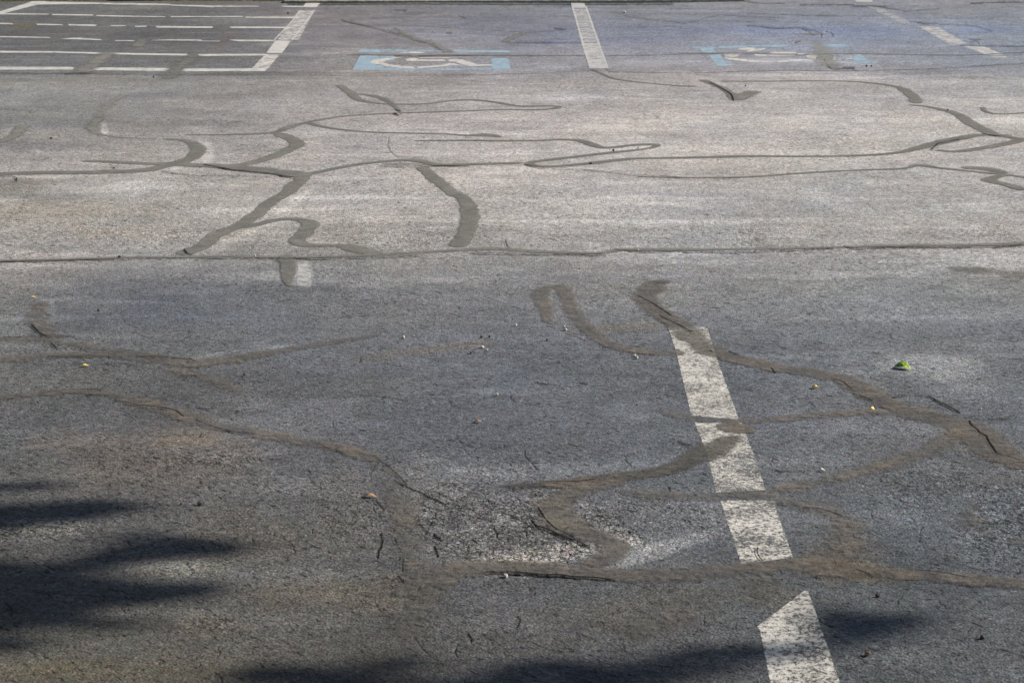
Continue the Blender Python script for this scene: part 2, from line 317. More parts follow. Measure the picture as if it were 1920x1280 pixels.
# surveyed cracks and one painted kerb shade line: (points, width px, strength)
CR = [
 ([(1672,743),(1705,740),(1742,743),(1765,757),(1798,772)],1.9,.95),
 ([(1817,788),(1822,797),(1834,805),(1836,811),(1849,816),(1854,829),(1863,840),(1869,849),(1880,852)],2.4,.9),
 ([(1880,852),(1895,858),(1920,866)],1.3,.5),
 ([(1815,780),(1840,786),(1870,786),(1905,782)],1.3,.5),
 ([(996,975),(1005,985),(1040,1000),(1070,1011),(1104,1025)],2.6,.95),
 ([(1008,950),(1016,962),(1024,974),(1040,990),(1062,1002),(1080,1010)],2.0,.6),
 ([(905,1073),(950,1074),(1000,1076),(1050,1079),(1100,1084),(1150,1087)],3.2,.85),
 ([(735,900),(765,914),(785,922),(800,930),(835,945)],2.2,.8),
 ([(700,855),(712,865),(697,885),(694,898)],1.4,.5), ([(712,865),(727,876),(745,893),(765,914)],1.4,.6),
 ([(703,938),(712,948),(718,956)],2.0,.8), ([(713,1000),(716,1012),(714,1024),(709,1030),(708,1044)],2.8,.85),
 ([(740,1010),(745,1020)],2.4,.7), ([(810,976),(803,988),(797,1000)],2.2,.75), ([(815,1004),(826,1010)],2.6,.8),
 ([(814,1020),(816,1030),(820,1040)],3.0,.85), ([(755,1040),(754,1068)],1.6,.6), ([(790,1098),(784,1110)],2.2,.7), ([(746,1080),(756,1090)],2.4,.6),
 ([(876,1186),(884,1196),(882,1202)],2.2,.8), ([(970,1155),(974,1160),(968,1174)],2.2,.7), ([(858,1205),(852,1220),(856,1230)],1.8,.5),
 ([(775,1193),(790,1212),(800,1222),(830,1245)],1.8,.45), ([(730,1205),(735,1225)],1.5,.4),
 ([(1420,1028),(1418,1038),(1424,1052),(1432,1056)],3.2,.9),
 ([(1000,715),(1018,718),(1035,721)],1.6,.9), ([(1035,721),(1075,724),(1125,728),(1190,734),(1230,738)],1.1,.5), ([(1085,716),(1098,720)],1.6,.8),
 ([(855,815),(861,826),(869,837),(874,850),(884,857)],1.3,.45), ([(983,842),(985,855),(997,868),(1006,879)],1.7,.7),
 ([(640,732),(672,740),(740,746),(775,758)],1.3,.45), ([(828,735),(840,748),(847,760)],1.3,.45),
 ([(58,608),(66,617),(74,626),(90,633)],2.2,.8), ([(0,634),(40,632),(90,631),(120,631),(138,633)],1.8,.75), ([(95,645),(106,655)],1.8,.6),
 ([(320,674),(345,677),(365,678)],2.2,.9), ([(85,671),(180,671),(270,671),(320,674)],1.2,.55), ([(135,656),(180,660),(235,664)],1.3,.5),
 ([(310,703),(350,716),(380,728)],1.1,.4), ([(70,738),(130,734),(200,734)],1.3,.5), ([(230,759),(290,765),(330,772),(345,785)],1.8,.5),
 ([(365,790),(400,803),(430,812),(480,818)],1.5,.5), ([(590,835),(640,850)],1.5,.5),
 ([(500,860),(520,868)],1.5,.5), ([(560,872),(600,885),(630,895),(650,905)],1.3,.4),
 ([(1235,590),(1265,605),(1300,622)],1.5,.6), ([(1195,555),(1225,570),(1260,592)],1.4,.6),
 ([(1365,658),(1385,665)],2.0,.8), ([(1446,689),(1452,696)],1.8,.7), ([(1560,710),(1580,716),(1600,730)],1.4,.55), ([(1608,741),(1640,752)],1.5,.7),
 ([(1395,830),(1410,835),(1440,842)],1.0,.35), ([(1270,828),(1290,838)],2.0,.7),
 ([(1330,655),(1335,659)],1.5,.6), ([(980,903),(1040,905),(1080,902),(1120,900)],1.6,.55), ([(990,914),(1050,913)],1.4,.5),
 ([(1455,945),(1500,952),(1540,958),(1568,965),(1582,973)],1.5,.75),
 ([(1600,1070),(1620,1078),(1635,1083)],1.7,.55), ([(1715,1073),(1760,1077),(1820,1086)],1.5,.5), ([(1740,1094),(1800,1100),(1900,1102)],1.5,.4),
 ([(100,1062),(160,1048),(230,1033),(290,1018),(325,1010),(380,1016),(430,1026)],1.6,.7), ([(60,1108),(130,1114),(200,1118)],1.6,.4),
 ([(1515,1152),(1530,1158),(1545,1172),(1560,1178)],2.0,.6),
 # mid lane hairlines
 ([(729,256),(727,270),(731,283),(743,294),(800,297)],1.2,.75), ([(380,308),(430,318),(500,325),(552,335)],1.4,.8), ([(300,322),(360,330),(450,331),(545,334)],1.1,.5),
 ([(0,331),(20,331),(31,335),(30,341)],1.1,.7), ([(947,452),(950,462),(956,468)],1.3,.7), ([(715,309),(760,309),(800,313),(880,313)],1.3,.7), ([(713,314),(800,314)],1.2,.6),
 ([(740,212),(748,218),(738,213)],1.0,.5), ([(740,205),(751,209)],1.0,.5), ([(983,310),(1010,316),(1050,317),(1110,320),(1180,328),(1278,333)],1.1,.6),
 ([(1182,243),(1200,252),(1225,261)],1.0,.35), ([(1305,140),(1330,143)],1,.4),
 ([(1330,155),(1350,165),(1370,178),(1375,190)],1.3,.7), ([(1745,282),(1760,270),(1800,262)],1.1,.5),
 ([(0,490),(150,487),(330,485),(420,485),(600,486),(740,483),(800,481)],1.5,.55), ([(880,476),(1000,478),(1130,478)],1.6,.7), ([(1150,468),(1200,472),(1280,470)],1.4,.6),
 ([(1280,472),(1380,474),(1440,472),(1560,467)],1.6,.75), ([(1580,463),(1600,468),(1700,465),(1800,466),(1860,465),(1920,461)],1.8,.75),
 ([(1840,252),(1870,256),(1895,254)],1.3,.6), ([(345,468),(350,476),(362,478)],1.8,.8),
 # far seams and the painted kerb-foot shade
 ([(0,136),(60,138),(130,138),(180,138)],1.2,.55), ([(120,139),(170,138)],1.6,.9), ([(180,140),(400,141),(640,142),(900,141),(1030,138)],1.0,.45),
 ([(1030,138),(1120,132)],.9,.3), ([(1140,135),(1300,137),(1480,131),(1560,132),(1700,130),(1780,127),(1920,119)],1.1,.55),
 ([(640,38),(700,52),(760,68),(785,76),(805,79),(818,88),(832,98)],1.6,.85), ([(640,38),(760,33),(800,24)],1,.3),
 ([(650,104),(760,106),(900,103),(1060,104),(1200,104),(1280,101)],1.2,.5), ([(1290,101),(1400,100),(1500,102)],1.1,.5),
 ([(950,80),(1050,80),(1110,79),(1135,86)],1.2,.5), ([(740,47),(900,56),(1000,60),(1090,52),(1280,51)],1.0,.35), ([(1040,53),(1060,54)],2,.7), ([(837,62),(845,62)],1.6,.7),
 ([(1400,49),(1430,51),(1450,54),(1500,53),(1516,60),(1522,66)],1.3,.8), ([(1500,53),(1525,58),(1540,63),(1540,70)],1.3,.8), ([(1548,60),(1558,62),(1562,68)],1.2,.7),
 ([(1490,80),(1500,77)],1.3,.7), ([(1550,124),(1562,128),(1600,127)],1.6,.9), ([(1580,126),(1600,125)],1.8,.7), ([(1550,105),(1545,112),(1555,125)],1.1,.6),
 ([(1280,46),(1350,28),(1400,31),(1470,35)],1.1,.5), ([(1400,25),(1530,30),(1640,30)],1.1,.5), ([(1530,29),(1580,30)],1.5,.5), ([(1600,11),(1660,12)],1.8,.7),
 ([(1660,14),(1700,20),(1760,16)],1.3,.5), ([(1700,40),(1760,44),(1830,48),(1860,58)],1.2,.55), ([(1720,42),(1740,44)],1.7,.8), ([(1800,86),(1920,87)],1.4,.7),
 ([(1818,80),(1830,76),(1836,84)],1.2,.5), ([(1820,6),(1880,4),(1920,4)],1.5,.8), ([(1396,3),(1430,7),(1470,7)],1.4,.8), ([(1500,10),(1600,9)],1.3,.7),
 ([(740,20),(760,21)],1.6,.7), ([(540,8),(800,8.5),(1100,8),(1260,6.5)],2.2,.9), ([(1000,12),(1300,17)],1,.3), ([(1150,22),(1180,33),(1280,44)],1.2,.45), ([(860,30),(872,35)],1.4,.6),  # the long line at the kerb foot is its shade, painted dark
]

def seg_dist(px, py, pts):
    d = np.full(px.shape, 1e9)
    for (x0, y0), (x1, y1) in zip(pts[:-1], pts[1:]):
        dx, dy = x1-x0, y1-y0; l = dx*dx+dy*dy+1e-9
        t = np.clip(((px-x0)*dx+(py-y0)*dy)/l, 0, 1)
        d = np.minimum(d, np.hypot(px-x0-t*dx, py-y0-t*dy))
    return d

def build_ground():
    rp = np.concatenate([np.arange(-8, 1330, 1.55), ])
    # rows from near to far, then on to the horizon
    _, Yr = G(np.full(rp.shape, 960.0), rp)
    Yr = np.sort(Yr)
    near = np.array([-60, -25, -10, -3, 1, 3, 4])
    far = Yr[-1]*np.array([1.01, 1.03, 1.06, 1.12, 1.25, 1.6, 2.5, 5, 12, 40])
    Y = np.concatenate([near, Yr, far])
    u = np.arange(-1010, 1011, 1.55)/FPX
    ext = u[-1]*np.array([1.02, 1.06, 1.15, 1.35, 2, 4, 10, 30])
    U = np.concatenate([-ext[::-1], u, ext])
    D = np.maximum(Y, 3.0)*CT+HCAM*ST
    X = U[None, :]*D[:, None]; YY = np.broadcast_to(Y[:, None], X.shape).copy()
    ny, nx = X.shape
    f = np.maximum(YY, .5)*CT+HCAM*ST
    px = 960+FPX*X/f; py = 640-FPX*(np.maximum(YY, .5)*ST-HCAM*CT)/f
    z = H(X, YY)
    # wobble of the lookup so that no edge follows the table
    wx = px+120*(fbm(X*.9, YY*.9, 3)-.5); wy = py+40*(fbm(X*1.1+5, YY*.8, 9)-.5)*np.clip(py/600, .08, 1)
    col = table(wx, wy)*CAL
    n1 = fbm(X*1.6, YY*1.1, 21, 5)-.5; n2 = fbm(X*5, YY*4, 31, 5)-.5; n3 = fbm(X*.45, YY*1.6, 41, 5)-.5
    n4 = fbm(X*22, YY*18, 71, 4)-.5
    st = fbm(X*1.2, YY*7, 81, 5)-.5
    tex = 1+.38*n1+.34*n2+.30*n3+.24*n4+.26*st
    col = col*tex[..., None]
    scf = sm(.56, .72, fbm(X*1.5, YY*6.5, 131, 5))*sm(.35, .6, fbm(X*.5, YY*.5, 141, 3)); col = col*(1+.28*scf)[..., None]
    hue = fbm(X*2.3, YY*2.0, 51, 4)-.5
    col = col*np.stack([1+.08*hue, 1+.01*hue, 1-.10*hue], -1)
    grit = .30+.5*(fbm(X*1.7+9, YY*1.5, 61, 4)-.5)
    grit = grit+.18*sm(500, 430, py)*sm(380, 440, py)
    for (cx, cy, rx, ry, an, g, gr, rag) in BL:
        m = (abs(px-cx) < 2.3*max(rx, ry)) & (abs(py-cy) < 2.3*(ry+abs(math.sin(R(an)))*rx))
        if not m.any(): continue
        c, s = math.cos(R(an)), math.sin(R(an))
        dx, dy = px[m]-cx, py[m]-cy
        a = (dx*c+dy*s)/rx; b = (-dx*s+dy*c)/ry
        q = np.sqrt(a*a+b*b)+rag*1.5*(fbm(X[m]*6, YY[m]*4, 91, 5)-.5)
        wgt = sm(1.35, .45, q)
        col[m] *= 1+(np.array(g)-1)*wgt[:, None]
        grit[m] += gr*wgt
    # cracks
    dark = np.zeros_like(px); 
    rng = random.Random(5)
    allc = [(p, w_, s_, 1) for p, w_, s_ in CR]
    def ragged(pts, amp):
        out = [pts[0]]
        for a, b in zip(pts[:-1], pts[1:]):
            n = max(1, int(math.hypot(b[0]-a[0], b[1]-a[1])/9))
            for k in range(1, n+1):
                t = k/n; j = amp if k < n else amp*.5
                out.append((a[0]+(b[0]-a[0])*t+rng.uniform(-j, j), a[1]+(b[1]-a[1])*t+rng.uniform(-j, j)*.7))
        return out
    for _ in range(300):                          # unsurveyed hairlines, mostly in the near half
        y = 560+720*rng.random()**.7; x = rng.uniform(-40, 1960)
        if y > 880 and 640 < x < 1250 and rng.random() < .3: y = rng.uniform(900, 1060)
        n = rng.randint(2, 9); an = rng.choice([R(25), R(20), R(70), R(100), R(10), R(30)])+rng.uniform(-.4, .4); pts = [(x, y)]; sc_ = y/900
        for k in range(n):
            l = rng.uniform(2, 7)*sc_; a2 = an+rng.uniform(-1.2, 1.2)
            x += math.cos(a2)*l; y += math.sin(a2)*l*.75; pts.append((x, y))
        allc.append((pts, rng.uniform(.8, 1.7), rng.uniform(.25, .65), 0))
    for _ in range(90):                            # ravelled patch
        x = rng.gauss(960, 120); y = rng.gauss(985, 42); pts = [(x, y)]
        for k in range(rng.randint(1, 4)):
            x += rng.uniform(-4, 9); y += rng.uniform(-2, 6); pts.append((x, y))
        allc.append((pts, rng.uniform(1.2, 2.2), rng.uniform(.4, .8), 0))
    YP = py[:, nx//2]; brk = sm(.28, .5, fbm(X*45, YY*30, 111, 2))
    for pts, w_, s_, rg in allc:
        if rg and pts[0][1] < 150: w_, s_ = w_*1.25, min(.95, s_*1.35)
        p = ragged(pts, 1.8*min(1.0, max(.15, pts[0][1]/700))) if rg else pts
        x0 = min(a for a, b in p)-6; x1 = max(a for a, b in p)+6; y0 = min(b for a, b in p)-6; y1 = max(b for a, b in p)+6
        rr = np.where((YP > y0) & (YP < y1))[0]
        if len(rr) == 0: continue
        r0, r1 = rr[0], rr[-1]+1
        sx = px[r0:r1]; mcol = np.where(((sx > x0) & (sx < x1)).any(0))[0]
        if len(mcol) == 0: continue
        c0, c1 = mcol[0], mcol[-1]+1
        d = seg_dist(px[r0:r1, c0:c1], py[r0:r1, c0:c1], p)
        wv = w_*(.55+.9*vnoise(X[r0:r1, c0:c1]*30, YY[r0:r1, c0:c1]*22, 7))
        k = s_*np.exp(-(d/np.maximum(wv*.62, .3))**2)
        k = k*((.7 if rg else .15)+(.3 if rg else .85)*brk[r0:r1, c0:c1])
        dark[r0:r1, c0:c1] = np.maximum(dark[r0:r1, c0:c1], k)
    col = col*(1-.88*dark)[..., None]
    z = z-.006*dark
    col = np.clip(col, .008, .8)
    # mesh
    me = bpy.data.meshes.new('asphalt')
    nv = nx*ny; me.vertices.add(nv)
    me.vertices.foreach_set('co', np.stack([X, YY, z], -1).astype(np.float32).ravel())
    i = np.arange(nv).reshape(ny, nx)
    q = np.stack([i[:-1, :-1], i[:-1, 1:], i[1:, 1:], i[1:, :-1]], -1).reshape(-1, 4)
    nf = len(q); me.loops.add(nf*4); me.loops.foreach_set('vertex_index', q.astype(np.int32).ravel())
    me.polygons.add(nf); me.polygons.foreach_set('loop_start', (np.arange(nf)*4).astype(np.int32))
    me.polygons.foreach_set('use_smooth', np.ones(nf, bool))
    me.update(calc_edges=True)
    a = me.attributes.new('tone', 'FLOAT_COLOR', 'POINT')
    a.data.foreach_set('color', np.concatenate([col, np.ones(col.shape[:2]+(1,))], -1).astype(np.float32).ravel())
    a = me.attributes.new('grit', 'FLOAT', 'POINT'); a.data.foreach_set('value', np.clip(grit, 0, 1).astype(np.float32).ravel())
    me.materials.append(ASPH)
    o = bpy.data.objects.new('asphalt_lot', me); C.objects.link(o)
    tag(o, 'cracked sun-bleached grey asphalt of the parking lot', kind='structure')
build_ground()

# ================================================================ flat sheets lying on the asphalt
def smooth_pts(pts, step_px=7):
    p = np.array([q[:2] for q in pts], float); w_ = np.array([q[2] if len(q) > 2 else 1.0 for q in pts])
    P0 = np.vstack([2*p[0]-p[1], p, 2*p[-1]-p[-2]]); out = []; ow = []
    for k in range(len(p)-1):
        a, b, c, d = P0[k:k+4]; n = max(2, int(np.hypot(*(c-b))/step_px))
        for j in range(n):
            t = j/n
            out.append(.5*((2*b)+(-a+c)*t+(2*a-5*b+4*c-d)*t*t+(-a+3*b-3*c+d)*t**3)); ow.append(w_[k]*(1-t)+w_[k+1]*t)
    out.append(p[-1]); ow.append(w_[-1]); return np.array(out), np.array(ow)

def ribbon(name, pts, width, z0, mat, tone, soft=0.0, seed=0, rag=.05, cap=True, wear=0.0, fine=False):
    c, wm = smooth_pts(pts) if not fine else (np.array([q[:2] for q in pts], float), np.ones(len(pts)))
    x, y = G(c[:, 0], c[:, 1])
    p = np.stack([x, y], 1)
    # resample evenly in metres
    s = np.concatenate([[0], np.cumsum(np.hypot(*np.diff(p, axis=0).T))]); n = max(6, int(s[-1]/(.012 if fine else .03)))
    ss = np.linspace(0, s[-1], n+1); p = np.stack([np.interp(ss, s, p[:, 0]), np.interp(ss, s, p[:, 1])], 1); wm = np.interp(ss, s, wm)
    k = np.ones(3)/3
    for _ in range(1 if fine else 2):
        q = p.copy(); q[1:-1] = (p[:-2]+p[1:-1]+p[2:])/3; p = q
    tg = np.gradient(p, axis=0); tg /= np.linalg.norm(tg, axis=1)[:, None]+1e-9; nrm = np.stack([-tg[:, 1], tg[:, 0]], 1)
    M = 8; v = []; f = []; e = []
    wl = width*.5*wm*(1+rag*2*(fbm(ss*9, ss*0+seed, 100+seed, 3)-.5)*2); wr = width*.5*wm*(1+rag*2*(fbm(ss*9+50, ss*0+seed, 200+seed, 3)-.5)*2)
    if cap:
        tt = np.minimum(ss, s[-1]-ss)/(width*.55); cp = np.sqrt(np.clip(1-(1-np.clip(tt, 0, 1))**2, .02, 1)); wl, wr = wl*cp, wr*cp
    for i in range(n+1):
        for j in range(M+1):
            a = j/M*2-1; off = a*(wl[i] if a < 0 else wr[i])
            q = p[i]+nrm[i]*off
            v.append((q[0], q[1], 0)); ed = 1-abs(a)
            if cap: ed = min(ed, min(ss[i], s[-1]-ss[i])/(width*.5))
            e.append(ed)
    v = np.array(v); v[:, 2] = H(v[:, 0], v[:, 1])+z0+.0006*np.sqrt(np.clip(np.array(e), 0, 1))
    for i in range(n):
        for j in range(M):
            a = i*(M+1)+j; f.append((a, a+M+1, a+M+2, a+1))
    o = mesh_obj(name, v, f, mat, smooth=True)
    me = o.data; nv = len(v)
    at = me.attributes.new('edge', 'FLOAT', 'POINT'); at.data.foreach_set('value', np.array(e, np.float32))
    at = me.attributes.new('soft', 'FLOAT', 'POINT'); at.data.foreach_set('value', np.full(nv, soft, np.float32))
    at = me.attributes.new('wear', 'FLOAT', 'POINT'); at.data.foreach_set('value', np.full(nv, wear, np.float32))
    t = np.array(tone)[None, :]*(1+.22*(fbm(v[:, 0]*3, v[:, 1]*3, 300+seed, 4)-.5))[:, None]
    at = me.attributes.new('tone', 'FLOAT_COLOR', 'POINT'); at.data.foreach_set('color', np.concatenate([t, np.ones((nv, 1))], 1).astype(np.float32).ravel())
    return o

def sheet(name, polys, z0, mat, parent=None, wears=None, res=.03):
    """polys: quads given by four surveyed corners (tl, tr, br, bl); one mesh, finely divided"""
    v = []; f = []; e = []; wv = []
    for qi, q in enumerate(polys):
        g = np.array([np.array(G(*c)) for c in q]); tl, tr, br, bl = g
        W = max(np.linalg.norm(tr-tl), np.linalg.norm(br-bl)); Hh = max(np.linalg.norm(bl-tl), np.linalg.norm(br-tr))
        nu = int(min(60, max(4, W/res))); nvv = int(min(90, max(4, Hh/res))); b0 = len(v)
        for j in range(nvv+1):
            for i in range(nu+1):
                a, b = i/nu, j/nvv
                pt = (tl*(1-a)+tr*a)*(1-b)+(bl*(1-a)+br*a)*b
                v.append((pt[0], pt[1], float(H(pt[0], pt[1]))+z0)); e.append(min(a*W, (1-a)*W, b*Hh, (1-b)*Hh)/.02)
                w_ = wears[qi] if wears else 0.0
                if isinstance(w_, tuple): w_ = w_[0]+(w_[1]-w_[0])*b
                wv.append(w_)
        for j in range(nvv):
            for i in range(nu):
                a = b0+j*(nu+1)+i; f.append((a, a+nu+1, a+nu+2, a+1))
    o = mesh_obj(name, v, f, mat, parent)
    # faces up
    me = o.data
    if me.polygons[0].normal.z < 0: me.flip_normals()
    at = me.attributes.new('edge', 'FLOAT', 'POINT'); at.data.foreach_set('value', np.clip(np.array(e, np.float32), 0, 1))
    at = me.attributes.new('wear', 'FLOAT', 'POINT'); at.data.foreach_set('value', np.array(wv, np.float32))
    return o

ZP, ZS = .0010, .0018
# ---- painted lines
o = sheet('parking_line', [
  ((1252,611),(1326,611),(1346,675),(1267,655)),
  ((1267,655),(1346,675),(1386,787),(1296,779)),
  ((1302,792),(1391,792),(1413,850),(1325,850)),
  ((1325,850),(1413,850),(1436,918),(1343,924)),
  ((1350,938),(1449,938),(1487,1047),(1390,1060)),
  ((1420,1176),(1513,1106),(1533,1160),(1424,1183)),
  ((1424,1183),(1533,1160),(1578,1290),(1446,1290))], ZP, WHITE_NEAR, wears=[.46, .48, .49, .56, .53, .46, .49])
tag(o, 'broad worn white bay line in the foreground, cut by brown crack filler', 'parking line', 'white lines of the parking bays')
o = sheet('parking_line', [((1070,6),(1096,6),(1099,15),(1073,15)), ((1073,17),(1100,17),(1123,80),(1089,80)), ((1089,81),(1123,81),(1140,129),(1106,129))], ZP, WHITE_THIN, wears=[-.25, .30, .12])
tag(o, 'rubbed white bay line at top centre, between the two blue wheelchair panels', 'parking line', 'white lines of the parking bays')
for nm, q in (('edge_trace', [((1071,12),(1075,12),(1109,129),(1105,129))]), ('edge_trace', [((1096,12),(1100,12),(1142,129),(1137,129))])):
    c = sheet(nm, q, ZP+.0005, WHITE_THIN, o, wears=[-.22]); 
o = sheet('parking_line', [((573,6),(601,6),(594,14),(566,14)), ((560,20),(590,20),(560,76),(520,76)), ((516,77),(546,77),(529,101),(499,101)), ((497,104),(525,104),(503,130),(470,132))], ZP, WHITE_FAR, wears=[-.25, .49, .18, .38])
tag(o, 'white bay line closing the right end of the striped access aisle', 'parking line', 'white lines of the parking bays')
for q in ([((562,22),(565,22),(516,77),(512,77))], [((588,20),(592,20),(549,77),(545,77))]):
    sheet('edge_trace', q, ZP+.0005, WHITE_THIN, o, wears=[-.2])
o = sheet('parking_line', [((1594,-6),(1626,-6),(1638,4),(1606,4)), ((1626,12),(1650,14),(1712,44),(1690,44)), ((1722,49),(1758,50),(1812,82),(1784,86)), ((1806,87),(1846,88),(1884,104),(1852,104)), ((1856,105.5),(1884,105.5),(1890,108.5),(1866,108.5))], ZP, WHITE_THIN, wears=[-.3, .42, .22, .12, .1])
tag(o, 'slanting broken white bay line at the upper right corner', 'parking line', 'white lines of the parking bays')
o = sheet('parking_line', [((58,3),(97,-6),(90,2),(66,9)), ((-30,31),(58,4),(72,9),(10,25)), ], ZP, WHITE_FAR, wears=[-.1, .08])
tag(o, 'white bay line closing the left end of the striped access aisle', 'parking line', 'white lines of the parking bays')
o = sheet('parking_line', [((60,-3),(96,-6),(90,1),(52,3))], ZP, WHITE_FAR, wears=[-.2])
tag(o, 'short bright white paint stub at the very top left, above the aisle corner', 'parking line', 'white lines of the parking bays')
HT = [
 ([((-30,124.5),(140,126),(136,131.5),(-30,130))], 'nearest, thickest white stripe of the access aisle, its left part', -.12),
 ([((176,127),(320,129),(312,134.5),(171,132.5)), ((345,130),(503,129.5),(497,134.5),(336,135))], 'nearest white stripe of the access aisle, its right part between the two filler bands', -.12),
 ([((-30,96),(100,97),(100,100),(-30,99.5)), ((100,97.3),(192,99.3),(190,101.8),(100,99.8)), ((205,99.5),(353,101.5),(350,105),(212,102.5)), ((372,102),(505,102.5),(500,105.8),(372,106))], 'second white stripe of the access aisle counted from the near side', -.12),
 ([((-30,68.5),(95,70.2),(95,72),(-30,70.5)), ((113,73.5),(145,71),(190,74.2),(190,76)), ((216,76),(253,76),(250,77.6),(216,77.4)), ((281,76),(318,74.2),(378,75),(378,77)), ((370,77),(412,77.4),(412,78.6),(370,78.2)), ((428,75.5),(518,76),(514,78.8),(446,78.5))], 'third white stripe of the access aisle, broken by a lens-shaped bulge', -.1),
 ([((-30,43),(23,44),(25,46.5),(-30,46)), ((68,45.5),(118,46.5),(118,48.5),(70,48)), ((127,46),(182,47),(180,49.5),(130,49)), ((206,47.5),(237,47.5),(236,49),(208,49)), ((252,48.5),(276,48),(274,50.5),(254,50.5)), ((292,48.5),(402,49.5),(398,52.4),(292,51.5)), ((430,49.8),(546,50.5),(546,53.3),(432,52.8))], 'fourth white stripe of the access aisle, dashed with gaps at its left', -.05),
 ([((-30,25.5),(92,26.5),(92,28.2),(-30,27.5)), ((98,27),(175,27.5),(175,29.8),(98,29)), ((180,28.4),(310,30.2),(310,31.6),(180,30.6)), ((320,30),(455,30.6),(455,32.2),(320,31.8)), ((460,31.8),(562,32.2),(560,34.8),(460,34))], 'fifth white stripe of the access aisle, thin and patchy', .03),
 ([((56,3),(190,6),(190,8.6),(62,9.5)), ((190,6),(320,8),(320,10.5),(190,9)), ((320,9.3),(400,11),(400,14),(320,11)), ((400,11),(487,11.6),(487,12.6),(400,13.4)), ((528,11.2),(570,11.8),(569,14),(530,13))], 'farthest white stripe of the access aisle, running up to the far kerb', .0),
]
for q, lb, wr in HT:
    o = sheet('aisle_stripe', q, ZP+.0004, WHITE_HATCH, wears=[wr]*len(q), res=.04)
    tag(o, lb, 'painted stripe', 'white stripes of the access aisle')

o = sheet('paint_remnant', [((559,491),(577,490),(584,532),(556,536)), ((541,533),(556,530),(584,532),(582,539))], ZP, WHITE_THIN, wears=[.30, .42])
tag(o, 'whitish worn paint scrap beside the stubby tongue below the long seam', 'paint remnant')
# ---- wheelchair emblems
def strip_poly(top, bot):       # quads between an upper and a lower polyline
    return [(top[i], top[i+1], bot[i+1], bot[i]) for i in range(len(top)-1)]
e1 = empty('wheelchair_marking', (*map(float, G(810, 114)), 0)); tag(e1, 'blue panel with white wheelchair symbol, the clearer one left of the centre bay line', 'parking symbol', 'wheelchair symbols painted in the bays')
def child_sheet(name, polys, z, mat, par, wears=None):
    o = sheet(name, polys, z, mat, None, wears)
    o.parent = par; o.matrix_parent_inverse = par.matrix_basis.inverted(); 
    from mathutils import Matrix
    o.matrix_parent_inverse = Matrix.Translation(-par.location); return o
child_sheet('blue_panel', [((675,92.5),(714,93),(714,99.5),(670,99)), ((714,93),(840,94),(840,97),(714,98)), ((846,93.5),(957,95),(957,98.5),(852,98)),
   ((675,105),(712,105),(704,131.5),(660,131.8)), ((712,105),(740,105),(740,113),(712,116)), ((704,122),(780,127),(780,132),(700,131.5)), ((780,127),(925,127),(925,132),(780,132)),
   ((921,109),(953,109),(959,132),(921,132))], ZP, BLUE, e1, [-.05, .22, -.08, -.10, .12, .16, .20, -.10])
def U(X, Y): return (640+X*.1771, 80+Y*.1772)
sy = []
sy += strip_poly([U(300,208),U(350,180),U(430,170),U(520,163),U(600,158),U(635,156)], [U(420,210),U(455,205),U(480,192),U(520,177),U(600,165),U(635,160)])
sy += strip_poly([U(300,208),U(420,210),U(450,215)], [U(300,212),U(390,235),U(520,255)])
sy += strip_poly([U(430,212),U(520,233),U(650,248),U(772,254)], [U(390,233),U(500,256),U(640,270),U(772,273)])
sy += strip_poly([U(805,254),U(950,246),U(1080,232),U(1170,214)], [U(805,273),U(960,262),U(1120,248),U(1250,235)])
sy += strip_poly([U(680,180),U(720,165),U(800,165),U(820,177),U(1105,178)], [U(690,190),U(720,197),U(800,197),U(820,197),U(1105,197)])
sy += strip_poly([U(820,160),U(1145,158)], [U(820,166),U(1145,166)])
sy += strip_poly([U(1135,178),U(1270,178),U(1330,195),U(1450,232)], [U(1135,197),U(1200,203),U(1280,228),U(1380,255)])
sy += strip_poly([U(1380,225),U(1450,233),U(1610,233)], [U(1380,255),U(1450,250),U(1600,242)])
sy += strip_poly([U(610,108),U(700,99),U(810,97),U(895,107)], [U(620,110),U(700,113),U(810,116),U(890,109)])
sy += strip_poly([U(735,135),U(820,132)], [U(745,141),U(815,141)])
child_sheet('wheelchair_symbol', sy, ZP+.0008, WHITE_SYM, e1, [0]*len(sy))
e2 = empty('wheelchair_marking', (*map(float, G(1460, 104)), 0)); tag(e2, 'broken faded blue panel with partly lost white wheelchair symbol in the right bay', 'parking symbol', 'wheelchair symbols painted in the bays')
def V(X, Y): return (1280+X*.198, 60+Y*.198)
child_sheet('blue_panel', [(V(75,143),V(330,140),V(330,160),V(110,160)), (V(160,160),V(280,155),V(330,200),V(190,200)), (V(330,138),V(620,132),V(620,152),V(340,160)), (V(620,128),V(990,124),V(990,146),V(620,152)),
   (V(1180,128),V(1300,118),V(1300,140),V(1200,140)), (V(1300,118),V(1550,118),V(1550,145),V(1300,148)),
   (V(245,225),V(350,215),V(430,320),V(330,330)), (V(400,270),V(440,275),V(480,318),V(430,322)), (V(1640,210),V(1690,215),V(1790,285),V(1600,260)), (V(1600,255),V(1760,255),V(1850,285),V(1650,290))],
   ZP, BLUE, e2, [.04, .02, .06, .16, .2, -.02, .04, .16, .12, .08])
s2 = strip_poly([V(520,165),V(600,150),V(690,155)], [V(520,172),V(620,178),V(690,170)])+strip_poly([V(600,185),V(690,165),V(795,158)], [V(610,193),V(720,180),V(780,170)])
s2 += strip_poly([V(670,215),V(800,212),V(1070,213)], [V(690,230),V(800,232),V(1070,228)])+strip_poly([V(820,195),V(1075,192)], [V(840,208),V(1075,207)])+strip_poly([V(1085,208),V(1150,207)], [V(1085,220),V(1140,222)])
s2 += strip_poly([V(390,250),V(470,250),V(620,268),V(730,278),V(865,282)], [V(410,262),V(470,272),V(610,288),V(730,293),V(865,293)])
